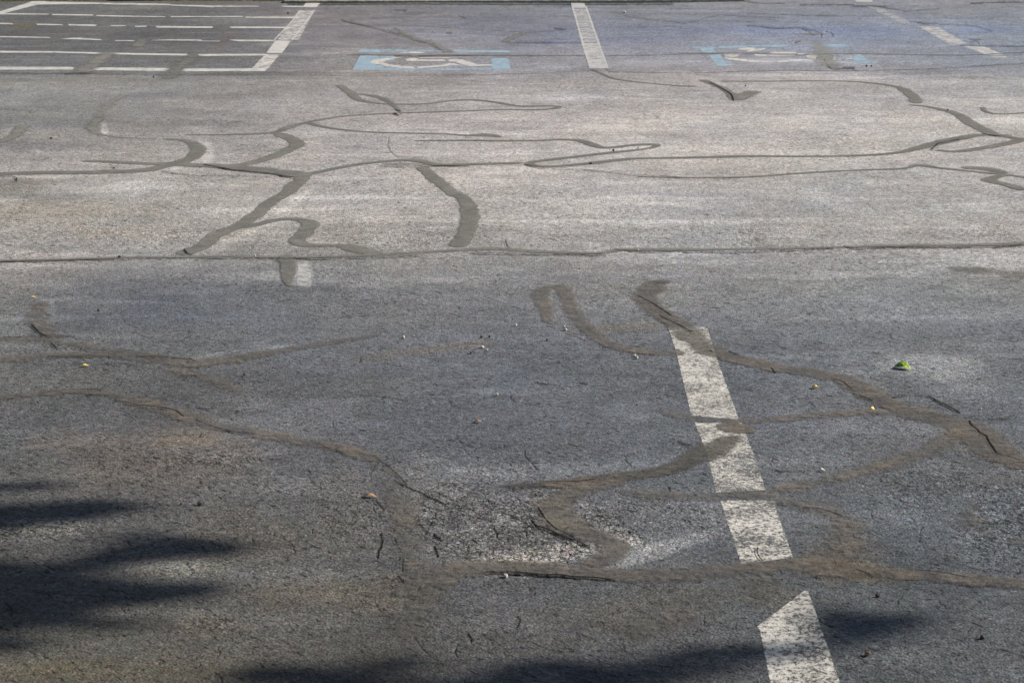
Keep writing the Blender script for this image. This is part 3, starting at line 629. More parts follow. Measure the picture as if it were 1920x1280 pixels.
s2 += strip_poly([V(890,278),V(1000,268),V(1150,260),V(1240,268)], [V(895,293),V(1010,284),V(1150,274),V(1230,275)])
s2 += strip_poly([V(1170,230),V(1200,208),V(1280,218)], [V(1175,245),V(1220,250),V(1255,262)])+strip_poly([V(1415,260),V(1445,225)], [V(1450,268),V(1447,258)])+strip_poly([V(1535,248),V(1610,244)], [V(1555,254),V(1605,252)])
s2 += strip_poly([V(390,212),V(570,212)], [V(400,240),V(500,245)])
child_sheet('wheelchair_symbol', s2, ZP+.0008, WHITE_SYM, e2, [0]*(len(s2)-1)+[.3])

# ---- crack sealant bands
OLV = np.array([.158, .153, .138])*.90; DRK = np.array([.135, .131, .119])*.90; BRN = np.array([.119, .111, .101])*1.0; BRL = np.array([.127, .117, .105])*1.03; TOP = np.array([.105, .100, .092])
GR = 'bands of crack sealant on the asphalt'
ST_ = [
 # (points, width m, tone, soft, label)
 ([(-20,488),(100,487),(230,483),(330,482),(450,481),(560,483),(640,481),(720,478,1.3),(830,472,1.3),(920,468,1.5),(1000,472,1.4),(1100,475),(1145,473),(1160,468,1.6),(1250,468,1.4),(1400,467),(1560,465,.7),(1650,463,1.2),(1700,462,1.3),(1830,461,1.4),(1940,457,1.4)],.058,OLV*1.08,.3,'long narrow sealant band crossing the whole lot from left to right at mid height'),
 ([(344,480),(350,472,1.2),(380,461),(413,436),(450,422,1.05),(480,402),(514,375),(541,360,1.05),(560,340,1.1),(572,331,1.1)],.098,OLV,.05,'thick sealant band climbing steeply right from the long seam, left of centre'),
 ([(452,428,.6),(484,420,.8),(524,411,.8),(562,412,.85),(584,420),(568,440),(556,457),(591,461,.7),(638,461,.7),(660,466,1.2),(684,473,1.2),(715,478)],.098,OLV,.05,'hooked sealant band curling right like a shepherd crook above the long seam'),
 ([(-20,328,1.2),(67,325,1.2),(168,324,1.2),(269,320,1.3),(302,313,1.3),(353,299,1.1),(372,283,1.1),(366,271,1.0),(343,263,.6),(302,261,.4)],.11,OLV,.12,'sealant band from the left edge curving back up into a hairpin'),
 ([(300,261,.3),(240,260,.6),(188,254,.8),(172,243,1.3),(181,226,1.3),(200,222,.6)],.085,OLV*1.2,.5,'pale hooked sealant trace at left below the striped aisle'),
 ([(-10,270),(14,264),(30,254),(37,243),(46,235)],.11,OLV*1.2,.3,'short curved sealant stub at the left edge'),
 ([(151,303,.8),(202,304,.9),(269,307),(336,308,1.3),(420,312,1.7),(487,319,2.1),(540,326,2.1),(582,332,1.2)],.095,OLV,.05,'broad sealant band slanting down right to the apex where three bands meet'),
 ([(519,249),(544,259),(558,270,1.05),(531,285,1.1),(491,300,1.1),(454,309),(420,309,.9)],.10,OLV,.05,'boomerang shaped sealant band below the forked seam'),
 ([(346,253,.7),(437,252),(517,248),(538,239,1.3),(578,229),(640,218,.8),(741,212,.8),(842,209,.8),(942,206,.8),(1010,207,.8),(1050,203,1.1),(1036,200,.9),(976,200,.7),(929,192),(885,187),(842,189,.9),(801,194,.9),(751,195,.8),(707,193),(674,187,1.3),(657,174,1.4),(636,160,1.2)],.062,OLV,.08,'long thin sealant band making a narrow hairpin at top centre'),
 ([(666,176),(690,178),(714,183,1.3),(734,194,.8),(752,210,.35)],.07,OLV,.2,'short sealant fork inside the top centre hairpin'),
 ([(578,229),(591,234),(640,243,.8),(707,248,.8),(842,251,.8),(875,254),(909,252,2.6),(942,257,.8)],.062,OLV,.08,'thin sealant band ending in a small lump, above the middle'),
 ([(774,264,.6),(875,263,.9),(976,264,.9),(1077,262,1.1),(1104,270,1.5),(1134,278,1.3),(1178,274,1.1),(1222,271,1.4),(1234,274),(1211,280,.7),(1144,287,1.1),(1077,295,1.1),(1015,302,1.1),(990,308,1.2),(1026,313,1.1),(1094,308,1.2),(1161,300,1.3),(1211,297,.9),(1278,296,1.1),(1347,294,1.2),(1408,292,1.1),(1515,292,.9),(1616,290,.9),(1683,286,1.2),(1724,277,1.6),(1784,263,2.0),(1844,253,1.5),(1880,255,1.2),(1902,260,1.3),(1940,263,1.3)],.062,DRK*1.1,.06,'snaking dark sealant band doubling back on itself right of centre'),
 ([(1752,281,.7),(1780,284,.9),(1801,284,1.3),(1868,274,1.3),(1905,266,1.3),(1930,260,1.2)],.075,OLV,.05,'sealant loop leaving an eye of bare asphalt near the right edge'),
 ([(575,328),(640,315),(707,305),(774,301,1.3),(801,307,1.2),(828,311,1.2),(892,309),(983,306)],.075,OLV,.06,'gently arched sealant band joining the apex to the snaking band'),
 ([(789,314),(815,336),(842,358),(873,378,1.12),(881,400,1.12),(878,432,1.12),(856,466,1.05)],.092,OLV,.03,'bold sealant band dropping to the long seam in the middle of the lot'),
 ([(1347,153,.5),(1448,153,.8),(1549,152,.8),(1616,154,.9),(1670,160,1.1),(1694,167,1.6),(1712,180,1.9),(1720,194,1.7)],.058,OLV,.12,'sealant band along the upper right, bending sharply down'),
 ([(1700,197,.7),(1730,199,.9),(1767,206,1.2),(1797,216,1.6),(1824,234,1.9),(1865,254,1.7)],.058,OLV,.05,'short thick diagonal sealant band at right above the eye shaped loop'),
 ([(1317,150),(1340,160,.8),(1364,172,.9),(1381,187,1.3)],.10,OLV,.25,'left arm of the V shaped sealant mark at upper right'),
 ([(1379,190,1.1),(1395,181,1.3),(1416,171,1.4)],.115,OLV*1.08,.35,'right arm of the V shaped sealant mark at upper right'),
 ([(1110,130),(1137,143),(1164,151),(1262,161),(1310,163)],.05,OLV,.4,'faint thin sealant trace running right from the foot of the centre bay line'),
 ([(1844,201),(1846,209),(1871,215),(1930,212)],.045,OLV,.2,'small hooked sealant line at the right edge'),
 ([(1190,331,.6),(1280,333),(1398,332),(1515,323),(1616,318),(1700,315),(1716,309,1.6),(1735,309,1.9),(1752,314,1.1),(1767,315),(1818,321,1.1),(1902,330,1.1),(1940,336,1.1)],.045,OLV,.1,'thin sealant line below the snaking band on the right'),
 ([(1801,313,.8),(1815,315),(1851,317,1.1),(1890,326,.6)],.115,OLV,.05,'short broad sealant blade near the right edge'),
 ([(1890,328,.8),(1868,332),(1850,338,1.2),(1885,345),(1925,357)],.085,OLV,.05,'small sealant hook at the right edge below the blade'),
 ([(538,478),(539,500,1.05),(539,520,.9),(541,536,.2)],.085,OLV*.92,.15,'stubby sealant tongue hanging below the long seam'),
 ([(205,99),(180,118,1.15),(150,138,1.25)],.19,OLV*1.1,.45,'dusty sealant band crossing the nearest aisle stripe, the left one'),
 ([(365,103),(345,120),(322,138,1.2),(318,150,.8)],.19,OLV*1.12,.6,'dusty sealant band crossing the nearest aisle stripe, the right one'),
 ([(268,74),(256,90)],.17,OLV*.95,.5,'small dusty sealant patch between the third and second aisle stripes'),
 ([(237,178),(215,190),(195,205),(186,224)],.12,OLV*1.42,.8,'very faint sealant trace below the striped aisle'),
 ([(740,52,.5),(765,66),(800,78,1.2),(835,94,1.5),(846,100,1)],.11,OLV*1.12,.8,'dusty sealant wedge touching the top of the clearer blue panel'),
 ([(944,80),(962,70,1.2),(985,60,.8)],.10,OLV*.92,.5,'short slanting sealant trace between the blue panel and the centre bay line'),
 ([(660,103,.6),(760,104),(850,103,1.3),(960,104),(1100,104,.5)],.10,OLV*.95,.5,'dusty sealant seam running through the clearer blue panel'),
 ([(1498,66,.8),(1525,64,1.3),(1550,66)],.20,OLV*1.1,.6,'grey broken patch with cracked rim above the faded right panel'),
 ([(1535,78,.7),(1543,98,1.2),(1552,112,1.3),(1560,126,.8)],.24,OLV*1.4,.9,'wide grey filler patch cutting through the faded right panel'),
 ([(1812,74),(1845,76)],.16,OLV*.86,.5,'small grey filler patch beside the slanting bay line'),
 ([(1270,101),(1380,101),(1480,104),(1600,101),(1800,104),(1930,98)],.06,OLV*.84,.5,'thin dusty filler seam running through the faded right panel'),
 ([(690,50),(760,70),(800,80)],.05,OLV*1.15,.75,'thin dusty filler seam at the upper left of the clearer panel'),
 # foreground, brown and dusty
 ([(1028,606,.5),(1024,585,.8),(1016,562,1.1),(1014,548,1.2),(1030,538,1.0),(1050,537,1.1),(1064,552),(1070,577),(1088,603),(1120,630),(1160,651),(1207,659,.9),(1290,662,.9)],.072,BRN*1.06,.35,'arch shaped brown sealant band above centre of the foreground'),
 ([(1235,526,.7),(1222,538,1.2),(1213,556,1.0),(1222,577,1.0),(1252,596),(1285,620,1.1),(1330,656,1.15),(1380,670,1.1),(1447,687,1.1),(1530,698,1.1),(1585,712),(1630,738,1.1),(1680,762),(1740,782,1.3),(1800,796,1.5),(1840,820,1.6),(1870,850,1.3),(1940,880,1.2)],.100,BRN*.93,.22,'wide brown sealant band running from the foreground line down to the right edge'),
 ([(1226,530,.8),(1240,529,1.2),(1250,533)],.10,BRN,.1,'blunt brown sealant head above the foreground bay line'),
 ([(1225,768,.5),(1280,782,1.2),(1340,789,1.2),(1413,789,1.1),(1513,780),(1580,774),(1613,772),(1680,772)],.066,BRL,.45,'brown sealant band crossing the foreground line on the upper gap'),
 ([(1340,795,.8),(1385,803,1.1),(1414,812,.7)],.10,BRN*.85,.1,'brown sealant spur covering the right half of the foreground line'),
 ([(1390,817,.7),(1365,826,1.2),(1335,843,1.4),(1290,868,1.1),(1240,884,1.1),(1180,893),(1100,901,.8),(1020,908,.5),(930,912,.3)],.078,DRK*.58,.2,'dark sealant smear crossing the foreground line and thinning to the left'),
 ([(1310,858,.6),(1240,884,1.3),(1150,897,1.2),(1080,905,1.1),(1010,910,.8),(925,913,.4)],.09,BRN,.5,'brown sealant tail left of the dark smear'),
 ([(1800,800,1.1),(1780,826,1.2),(1730,848,1.2),(1660,872),(1580,893),(1500,912,1.1),(1400,928,1.2),(1300,933,1.1),(1200,925,.9),(1150,918,.6)],.085,BRL,.5,'long brown sealant arc dropping left from the right hand junction'),
 ([(1180,900,.8),(1110,912,1.1),(1062,930,1.3),(1040,955,1.4),(1060,985,1.4),(1110,1005,1.3),(1150,1025,1.1),(1135,1050,1.0),(1080,1066)],.085,BRN,.35,'S shaped brown sealant band in the ravelled patch'),
 ([(1380,930),(1440,936),(1510,944,1.2),(1565,962,1.4),(1590,995,1.5),(1580,1030,1.5),(1540,1058,1.5),(1500,1075,1.2)],.095,BRL,.7,'faded brown sealant loop right of the foreground line'),
 ([(740,1120,.7),(800,1095,1.2),(860,1068,1.3),(950,1062,1.1),(1050,1068),(1150,1078),(1250,1080,1.1),(1350,1074,1.1),(1450,1062,1.2),(1540,1066,1.3),(1640,1076,1.1),(1760,1085),(1860,1094),(1950,1100)],.092,BRN*.95,.35,'brown sealant band crossing the near foreground from centre to the right edge'),
 ([(-20,748,.8),(60,742,.8),(130,736,.8),(200,740,.9),(260,754,1.1),(330,776,1.1),(400,798,1.1),(480,814,1.1),(560,828,1.1),(640,842),(690,858,.9),(718,868,.7)],.085,BRN,.42,'brown sealant band from the left edge sloping down to the centre'),
 ([(712,868,1),(735,900,1.2),(752,950,1.3),(765,1000,1.2),(772,1050,1.2),(785,1100,1.2)],.085,BRN*.97,.7,'faint brown sealant band descending left of the ravelled patch'),
 ([(830,1085,1.2),(800,1120,1.5),(765,1165,1.5),(735,1220,1.4),(715,1290,1.3)],.095,DRK*.74,.7,'dark faded sealant trace running down to the bottom edge'),
 ([(-20,678,1.3),(80,670,1.2),(180,666,1.2),(270,672,1.2),(340,684,1.3),(420,680,1.1),(500,664),(600,647,.8),(690,632,.6),(720,628,.3)],.09,BRL*.97,.42,'brown sealant band at left rising toward the middle'),
 ([(-20,637,.8),(60,637),(150,648),(240,660),(310,676)],.07,BRN,.5,'brown sealant branch at the left edge above the rising band'),
 ([(290,686,.9),(350,702,1.1),(410,722,1.1),(460,742,.7)],.085,BRL*.95,.65,'faded brown sealant branch below the rising band at left'),
 ([(88,562,.6),(72,578),(70,600,1.1),(88,625),(105,646)],.085,BRL*.95,.5,'small curved brown sealant mark at upper left of the foreground'),
 ([(1770,503,.5),(1815,507,1.3),(1870,512,1.5),(1940,520,1.4)],.09,OLV*.9,.45,'faded sealant blade at the right edge below the long seam'),
 ([(1180,1215,.8),(1200,1180,1.3),(1260,1150,1.5),(1340,1125,1.5),(1420,1100,1.5),(1480,1080,1.2)],.12,DRK*.86,.85,'broad faint sealant patch beside the near end of the foreground line'),
 ([(1830,930,.6),(1818,950),(1822,980,1.1),(1850,1005),(1940,1022,.8)],.09,DRK*.85,.75,'faint curved sealant trace at the right edge'),
 ([(1800,900,.6),(1850,905),(1940,892)],.08,BRN,.7,'faint brown sealant streak at the right edge'),
]
bands = []
def px_width(mid, a, b, w_):
    d_ = np.array(b, float)-np.array(a, float); d_ /= np.hypot(*d_)+1e-9; n_ = np.array([-d_[1], d_[0]])
    g0 = np.array(G(*mid)); g1 = np.array(G(*(mid+n_*w_))); return float(min(.014, np.hypot(*(g1-g0))))
for i, (pts, wd, tone, soft, lb) in enumerate(ST_):
    near_ = min(q[1] for q in pts) > 500
    o = ribbon('sealant_band', pts, wd*(1.25 if near_ else 1), ZS+.00004*i, SEALW if near_ else SEAL, np.array(tone)*(1.22 if max(q[1] for q in pts) < 145 else 1), min(1, soft*1.25) if near_ else soft, i, rag=.11)
    tag(o, lb, 'crack sealant', GR); bands.append(o)

t = NT('open_crack'); n = t.noise(55, 3, .6).outputs[0]; eg = t.attr('edge').outputs['Fac']
FISS = t.fin((.012, .011, .010), .95, alpha=t.ma('MULTIPLY', t.rng(n, .27, .42), t.rng(eg, .0, .6)), spec=.05)
rf = random.Random(9)
lot = bpy.data.objects['asphalt_lot']
for pts, w_, s_ in CR:
    if s_ < .5 or pts[0][1] < 150: continue
    mid = np.array(pts).mean(0)
    for k, (sp, wd, tone, soft, lb) in enumerate(ST_):
        q, _ = smooth_pts(sp); near_ = min(z_[1] for z_ in sp) > 500
        hw = wd*.75*FPX/(float(G(*mid)[1])+.5)
        d = np.hypot(*(q-mid).T).min()
        if d < hw*1.0:
            pj = [pts[0]]
            for a_, b_ in zip(pts[:-1], pts[1:]):
                nn = max(1, int(math.hypot(b_[0]-a_[0], b_[1]-a_[1])/12))
                for m_ in range(1, nn+1):
                    u_ = m_/nn; pj.append((a_[0]+(b_[0]-a_[0])*u_+rf.uniform(-1, 1), a_[1]+(b_[1]-a_[1])*u_+rf.uniform(-1, 1)*1.6*min(1, a_[1]/900)))
            c = ribbon('fissure', pj, px_width(mid, pts[0], pts[-1], w_*.58), ZS+.0032, FISS, (.01, .01, .01), 0, k, rag=.3, fine=True)
            c.parent = bands[k]; break
    else:
        if s_ >= .8 and pts[0][1] > 150:
            pj = [pts[0]]
            for a_, b_ in zip(pts[:-1], pts[1:]):
                nn = max(1, int(math.hypot(b_[0]-a_[0], b_[1]-a_[1])/10))
                for m_ in range(1, nn+1):
                    u_ = m_/nn; pj.append((a_[0]+(b_[0]-a_[0])*u_+rf.uniform(-1, 1), a_[1]+(b_[1]-a_[1])*u_+rf.uniform(-1, 1)*1.4*min(1, a_[1]/900)))
            c = ribbon('fissure', pj, px_width(mid, pts[0], pts[-1], w_*.8), .0011, FISS, (.01, .01, .01), 0, 3, rag=.3, fine=True); c.parent = lot

# ================================================================ far edge of the lot
def edge_y(px): return G(px, np.interp(px, [-200, 540, 1100, 1400, 1500, 2200], [5.5, 6.2, 5.6, 3.2, -3, -12]))
def grid_sheet(name, xs, yf, rows, zf, mat, kind, label):
    v = []; f = []
    for j, r in enumerate(rows):
        for x in xs: v.append((x, yf(x)+r, zf(x, yf(x)+r, j)))
    n = len(xs)
    for j in range(len(rows)-1):
        for i in range(n-1): a = j*n+i; f.append((a, a+1, a+n+1, a+n))
    o = mesh_obj(name, v, f, mat); tag(o, label, kind=kind); return o
t = NT('dry_mulch'); n1 = t.noise(30, 5, .7).outputs[0]; n2 = t.noise(6, 4).outputs[0]; v1 = t.vor(45).outputs['Color']
c = t.mix(t.rng(n1, .35, .65), (.06, .045, .03), (.22, .17, .11)); c = t.mix(t.rng(n2, .4, .7), c, (.07, .085, .035))
MULCH = t.fin(c, .95, t.bump(n1, 1, .03))
CONC = plain('kerb_concrete', (.24, .23, .19), 45, .3, .9, .5, .004)
def ye(x):
    y = 21.86
    for _ in range(3):
        pxx = P(x, y)[0]; y = float(edge_y(np.array([pxx]))[1][0])
    return y
xs = np.concatenate([[-300, -60, -20, -9], np.linspace(-6, 6.5, 80), [9, 20, 60, 300]])
grid_sheet('planting_ground', xs, ye, [.17, .19, .6, 1.5, 4, 12, 60, 700], lambda x, y, j: [0.0, .022, .03, .035, .04, .05, .05, .05][j]+(.008*math.sin(x*9)*math.sin(x*3.7) if j > 1 else 0), MULCH, 'structure', 'brown leaf litter and dry grass beyond the far kerb')
# flush concrete edging
ks = [x for x in np.linspace(P and -2.28, 2.42, 60)]
v = []; f = []
prof = [(0, -.03), (.0, .020), (.008, .027), (.15, .030), (.16, .024), (.16, -.03)]
for x in ks:
    y0 = ye(x)
    for a, b in prof: v.append((x, y0+a, b+.002*math.sin(x*31)+.0015*math.sin(x*77)))
n = len(prof)
for i in range(len(ks)-1):
    for j in range(n-1): f.append((i*n+j, (i+1)*n+j, (i+1)*n+j+1, i*n+j+1))
f.append(tuple(range(n))); f.append(tuple(range((len(ks)-1)*n, len(ks)*n))[::-1])
o = mesh_obj('kerb', v, f, CONC); tag(o, 'low pale concrete kerb strip along the far edge, behind the blue panels', 'kerb')
# black rubber wheel stop at the far edge
RUB = plain('black_rubber', (.012, .012, .013), 50, .3, .7, .4, .003)
def bar(x0, x1, y, prof, name, mat, n=12):
    v = []; f = []
    for i in range(n+1):
        x = x0+(x1-x0)*i/n; k = 1.0 if 0 < i < n else .9
        for a, b in prof: v.append((x, y+a*k, b*k if b > 0 else b))
    m = len(prof)
    for i in range(n):
        for j in range(m): f.append((i*m+j, (i+1)*m+j, (i+1)*m+(j+1) % m, i*m+(j+1) % m))
    f.append(tuple(range(m))[::-1]); f.append(tuple(range(n*m, n*m+m)))
    return mesh_obj(name, v, f, mat)
gx, gy = G(205, 3.2); gx2, _ = G(541, 4)
o = bar(float(gx), float(gx2), float(gy)+.02, [(0, -.01), (.03, .085), (.05, .10), (.11, .10), (.13, .085), (.16, -.01)], 'wheel_stop', RUB)
tag(o, 'long low black wheel stop at the top edge, behind the striped aisle', 'wheel stop')
gx, gy = G(1234, 3.6)
v = []; f = []
for k, (z_, r_) in enumerate([(-.02, .075), (.01, .078), (.03, .062), (.6, .06), (.9, .06), (.93, .052), (.95, .03)]):
    for j in range(16): a = j*math.tau/16; v.append((float(gx)+math.cos(a)*r_, float(gy)+.1+math.sin(a)*r_, z_))
for k in range(6):
    for j in range(16): f.append((k*16+j, k*16+(j+1) % 16, (k+1)*16+(j+1) % 16, (k+1)*16+j))
f.append(tuple(range(96, 112)))
o = mesh_obj('bollard', v, f, RUB, smooth=True); tag(o, 'black bollard foot at the far edge, right of the centre bay line', 'bollard')

# ================================================================ small things lying on the asphalt
rng = random.Random(11)
GREEN = None
t = NT('green_leaf'); n = t.noise(120, 3).outputs[0]
GREEN = t.fin(t.mix(t.rng(n, .35, .7), (.06, .14, .02), (.33, .42, .03)), .4, t.bump(n, .3, .001), spec=.5)
YEL = plain('yellow_leaf', (.85, .58, .10), 90, .15, .6)
STALK = plain('leaf_stalk', (.42, .38, .16), 90, .2, .6)
BRNLEAF = plain('brown_leaf', (.24, .14, .07), 120, .3, .7)
def leaf(name, L, W, fold, curl, arch, mat, twist=0.0, nu=14, nv=8):
    """a folded, curled blade along +x, lying with its fold up"""
    v = []; f = []
    for i in range(nu+1):
        s = i/nu; half = W*.5*(math.sin(math.pi*min(1, s**.8))**.8 if 0 < s < 1 else .02)
        for j in range(nv+1):
            q = j/nv*2-1; a = q*fold
            yy = half*math.sin(a)/max(fold, .01) if fold > .05 else half*q
            zz = half*math.cos(a)*(1 if fold > .05 else 0)*.9
            zz += arch*math.sin(math.pi*s); xx = L*(s-.5)
            yy2 = yy*math.cos(twist*s)-(zz-arch)*math.sin(twist*s)*.3
            bend = curl*(s-.5)**2*4
            v.append((xx, yy2+bend, max(.0008, zz*(.25+.75*math.sin(math.pi*min(1, max(0, s)))))+.0006*math.sin(i*2.1+j*1.7)))
    for i in range(nu):
        for j in range(nv): a = i*(nv+1)+j; f.append((a, a+1, a+nv+2, a+nv+1))
    return mesh_obj(name, v, f, mat, smooth=True)
def tube(name, pts, r, mat, n=6):
    v = []; f = []; p = np.array(pts, float)
    for i in range(len(p)):
        tg = p[min(i+1, len(p)-1)]-p[max(i-1, 0)]; tg /= np.linalg.norm(tg); a = np.cross(tg, [0, 0, 1]); a /= np.linalg.norm(a)+1e-9; b = np.cross(a, tg)
        rr = r*(1-.5*i/len(p))
        for j in range(n): w_ = j*math.tau/n; v.append(p[i]+rr*(a*math.cos(w_)+b*math.sin(w_)))
    for i in range(len(p)-1):
        for j in range(n): f.append((i*n+j, i*n+(j+1) % n, (i+1)*n+(j+1) % n, (i+1)*n+j))
    f.append(tuple(range(n))[::-1]); f.append(tuple(range((len(p)-1)*n, len(p)*n)))
    return mesh_obj(name, v, f, mat, smooth=True)
def at(o, px, py, dz=.004, rz=0):
    x, y = G(px, py); o.location = (float(x), float(y), float(H(x, y))+dz); o.rotation_euler = (0, 0, rz)
# the green curled leaf
root = empty('green_leaf', (0, 0, 0)); tag(root, 'bright green curled leaf on the pale patch at right', 'leaf')
v = []; f = []
for i in range(19):
    u_ = i/18
    for j in range(11):
        q = j/10*2-1; hw = .021*(math.sin(math.pi*(.06+.90*u_))**.6)
        x_ = -.024+.050*u_+.004*math.sin(6*q); z_ = .0015+.018*math.sin(math.pi*(.01+.97*u_))**.9*(1-.3*q*q)+.0012*math.sin(9*u_+4*q)
        y_ = hw*q+.006*math.sin(math.pi*u_)-.012*u_
        v.append((x_, y_, max(.001, z_-.006*max(0, -q)*math.sin(math.pi*u_))))
for i in range(18):
    for j in range(10): a = i*11+j; f.append((a, a+11, a+12, a+1))
bl = mesh_obj('blade', [(a_*1.15, b_*1.15, c_*1.2) for a_, b_, c_ in v], f, GREEN, smooth=True); bl.parent = root
stk = tube('stalk', [(.024, -.012, .003), (.032, -.014, .004), (.040, -.018, .002)], .0012, STALK); stk.parent = root
at(root, 1692, 690, .003, R(-22))
for px, py, L, W, rz, lb, ml in [(159, 690, .032, .016, 25, 'slim yellow leaflet at the far left on grey asphalt', 'y'), (1529, 727, .028, .020, 20, 'yellow leaflet at right, the larger one below the brown band', 'y'), (1635, 767, .018, .017, -30, 'tiny yellow leaflet at right beside a thin crack', 'y'),
    (62, 558, .028, .010, 20, 'tiny pale yellow leaf scrap near the left edge', 'y'), (694, 933, .045, .022, -10, 'small curled brown leaf left of the ravelled patch', 'b'), (896, 792, .026, .018, 0, 'small rust-brown leaf scrap in the middle of the dark asphalt', 'b'),
    (1541, 883, .022, .013, 0, 'tiny whitish scrap right of the foreground line', 'w'), (1628, 1232, .020, .018, 30, 'reddish brown seed scrap in the lower right', 'b')]:
    mt = {'y': YEL, 'b': BRNLEAF, 'w': None}[ml] or plain('pale_scrap', (.62, .58, .52), 80, .1)
    o = leaf('leaf_scrap' if ml != 'y' else 'yellow_leaflet', L, W, .75 if ml != 'w' else .3, .003, .002, mt); at(o, px, py, .003, R(rz)); tag(o, lb, 'leaf')

# pebbles
GREY = plain('grey_stone', (.40, .38, .34), 300, .3, .85, .6, .002); WHT = plain('white_stone', (.40, .385, .35), 300, .15, .8, .5, .002); DKS = plain('dark_stone', (.05, .047, .045), 300, .3, .8, .6, .002)
def pebble(r, mat, seed):
    rg = random.Random(seed); import bmesh
    bm = bmesh.new(); bmesh.ops.create_icosphere(bm, subdivisions=2, radius=1)
    sx, sy_, sz = rg.uniform(.8, 1.3), rg.uniform(.7, 1.1), rg.uniform(.75, 1.1)
    for q in bm.verts:
        k = 1+.35*mnoise.noise(q.co*1.4+Vector((seed, 0, 0)))+.15*mnoise.noise(q.co*3+Vector((0, seed, 0)))
        q.co = Vector((q.co.x*sx*k, q.co.y*sy_*k, q.co.z*sz*k))*r
    me = bpy.data.meshes.new('pebble'); bm.to_mesh(me); bm.free(); me.materials.append(mat)
    o = bpy.data.objects.new('pebble', me); C.objects.link(o); return o
PB = [(757,634,.011,0,'grey pebble standing alone left of the tan dust streak'), (767,648,.006,1,'tiny white pebble just below the lone grey pebble'), (967,611,.009,0,'pebble above the tan dust, left of the arch shaped band'),
 (1057,613,.009,0,'upper pebble of the touching pair between the arch legs'), (1060,619,.010,1,'lower, paler pebble of the touching pair between the arch legs'), (903,633,.009,2,'dark flat pebble at the left end of the tan dust group'), (918,632,.009,2,'dark triangular pebble on the tan dust'),
 (905,652,.012,0,'flat grey chip casting a long shadow by the white pebble'), (913,657,.009,1,'bright white pebble at the end of the tan dust'), (883,662,.009,2,'dark pebble lowest left of the tan dust group'), (1190,667,.009,0,'upper pebble of the stack left of the bay line'), (1194,671,.011,0,'lower pebble of the stack left of the bay line'),
 (1026,638,.008,2,'dark pebble with a pointed shadow below the arch'), (932,741,.010,0,'lone grey pebble on the dark asphalt below centre'), (1840,767,.006,1,'white speck of stone by the right hand junction of bands'), (1840,1014,.006,1,'white speck of stone above the near band at far right'), (948,1081,.010,1,'pinkish white pebble below the dark seam in the near foreground'),
 (478,481,.008,1,'white stone chip on the long seam, left'), (1196,470,.008,1,'white stone chip on the long seam, right of centre'), (1197,279,.010,1,'pale chip inside the hairpin of the snaking band'), (1150,284,.012,2,'dark clod at the start of the hairpin of the snaking band'), (96,262,.012,2,'dark stone at the left, by the pale hooked trace'), (224,483,.010,2,'dark chip on the long seam near the left edge'), (214,317,.010,2,'dark chip inside the long thin loop at left'),
 (1108,308,.013,2,'dark clod on the lower run of the snaking band'), (1777,208,.013,2,'dark stone on the short diagonal band at right'), (1625,124,.012,2,'left one of two dark stones right of the broken panel'), (1634,124,.012,2,'right one of two dark stones right of the broken panel'),
 (288,146,.012,2,'dark stone below the nearest aisle stripe'), (1398,163,.011,2,'dark chip between the arms of the V shaped mark'), (540,27,.02,2,'dark speck beside the top of the aisle end line'), (812,61,.014,1,'white fleck above the clearer blue panel'), (1171,25,.02,1,'white fleck right of the top of the centre bay line'),
 (185,583,.009,2,'flat dark stone at upper left of the foreground'), (458,705,.008,2,'dark chip beside the fading left branch'), (1842,1200,.010,2,'larger dark stone in the lower right corner'), (1645,1122,.009,2,'dark stone right of the pointed paint piece'), (375,950,.013,2,'dark flat stone among pale chips at the lower left'), (340,950,.008,2,'smaller dark stone left of the flat one at the lower left')]
for i, (px, py, r_, k, lb) in enumerate(PB):
    r_ *= .6
    o = pebble(r_, [GREY, WHT, DKS][k], i+1); at(o, px, py, .003+r_*.45, rng.uniform(0, 6))
    tag(o, lb, 'pebble', 'stone chips scattered on the asphalt')

# ================================================================ the tree right of the frame that shades the foreground
BARK = plain('bark', (.11, .085, .065), 25, .35, .95, 1, .02)
t = NT('tree_foliage'); n = t.noise(3, 3).outputs[0]
TL = t.fin(t.mix(t.rng(n, .35, .7), (.04, .085, .02), (.09, .15, .035)), .6)
tree = empty('shade_tree', (9.8, 3.6, 0)); tag(tree, 'broad leafy tree just outside the frame whose shade falls on the near asphalt', 'tree')
def limb(pts, r0, r1, n=10):
    v = []; f = []; p = np.array(pts, float)
    for i in range(len(p)):
        tg = p[min(i+1, len(p)-1)]-p[max(i-1, 0)]; tg /= np.linalg.norm(tg); a = np.cross(tg, [.3, .9, .1]); a /= np.linalg.norm(a); b = np.cross(a, tg)
        rr = r0+(r1-r0)*i/(len(p)-1)
        for j in range(n): w_ = j*math.tau/n; v.append(p[i]+rr*(1+.08*math.sin(3*w_+i))*(a*math.cos(w_)+b*math.sin(w_)))
    for i in range(len(p)-1):
        for j in range(n): f.append((i*n+j, i*n+(j+1) % n, (i+1)*n+(j+1) % n, (i+1)*n+j))
    return v, f
TV, TF = [], []
def addl(v, f):
    b = len(TV); TV.extend(v); TF.extend([tuple(b+q for q in g) for g in f])
addl(*limb([(0, 0, -.1), (.02, .03, .5), (-.05, .08, 1.6), (-.1, .05, 2.8), (-.05, 0, 3.8), (0, .1, 5.4), (.1, 0, 7), (.1, -.1, 9)], .26, .05))
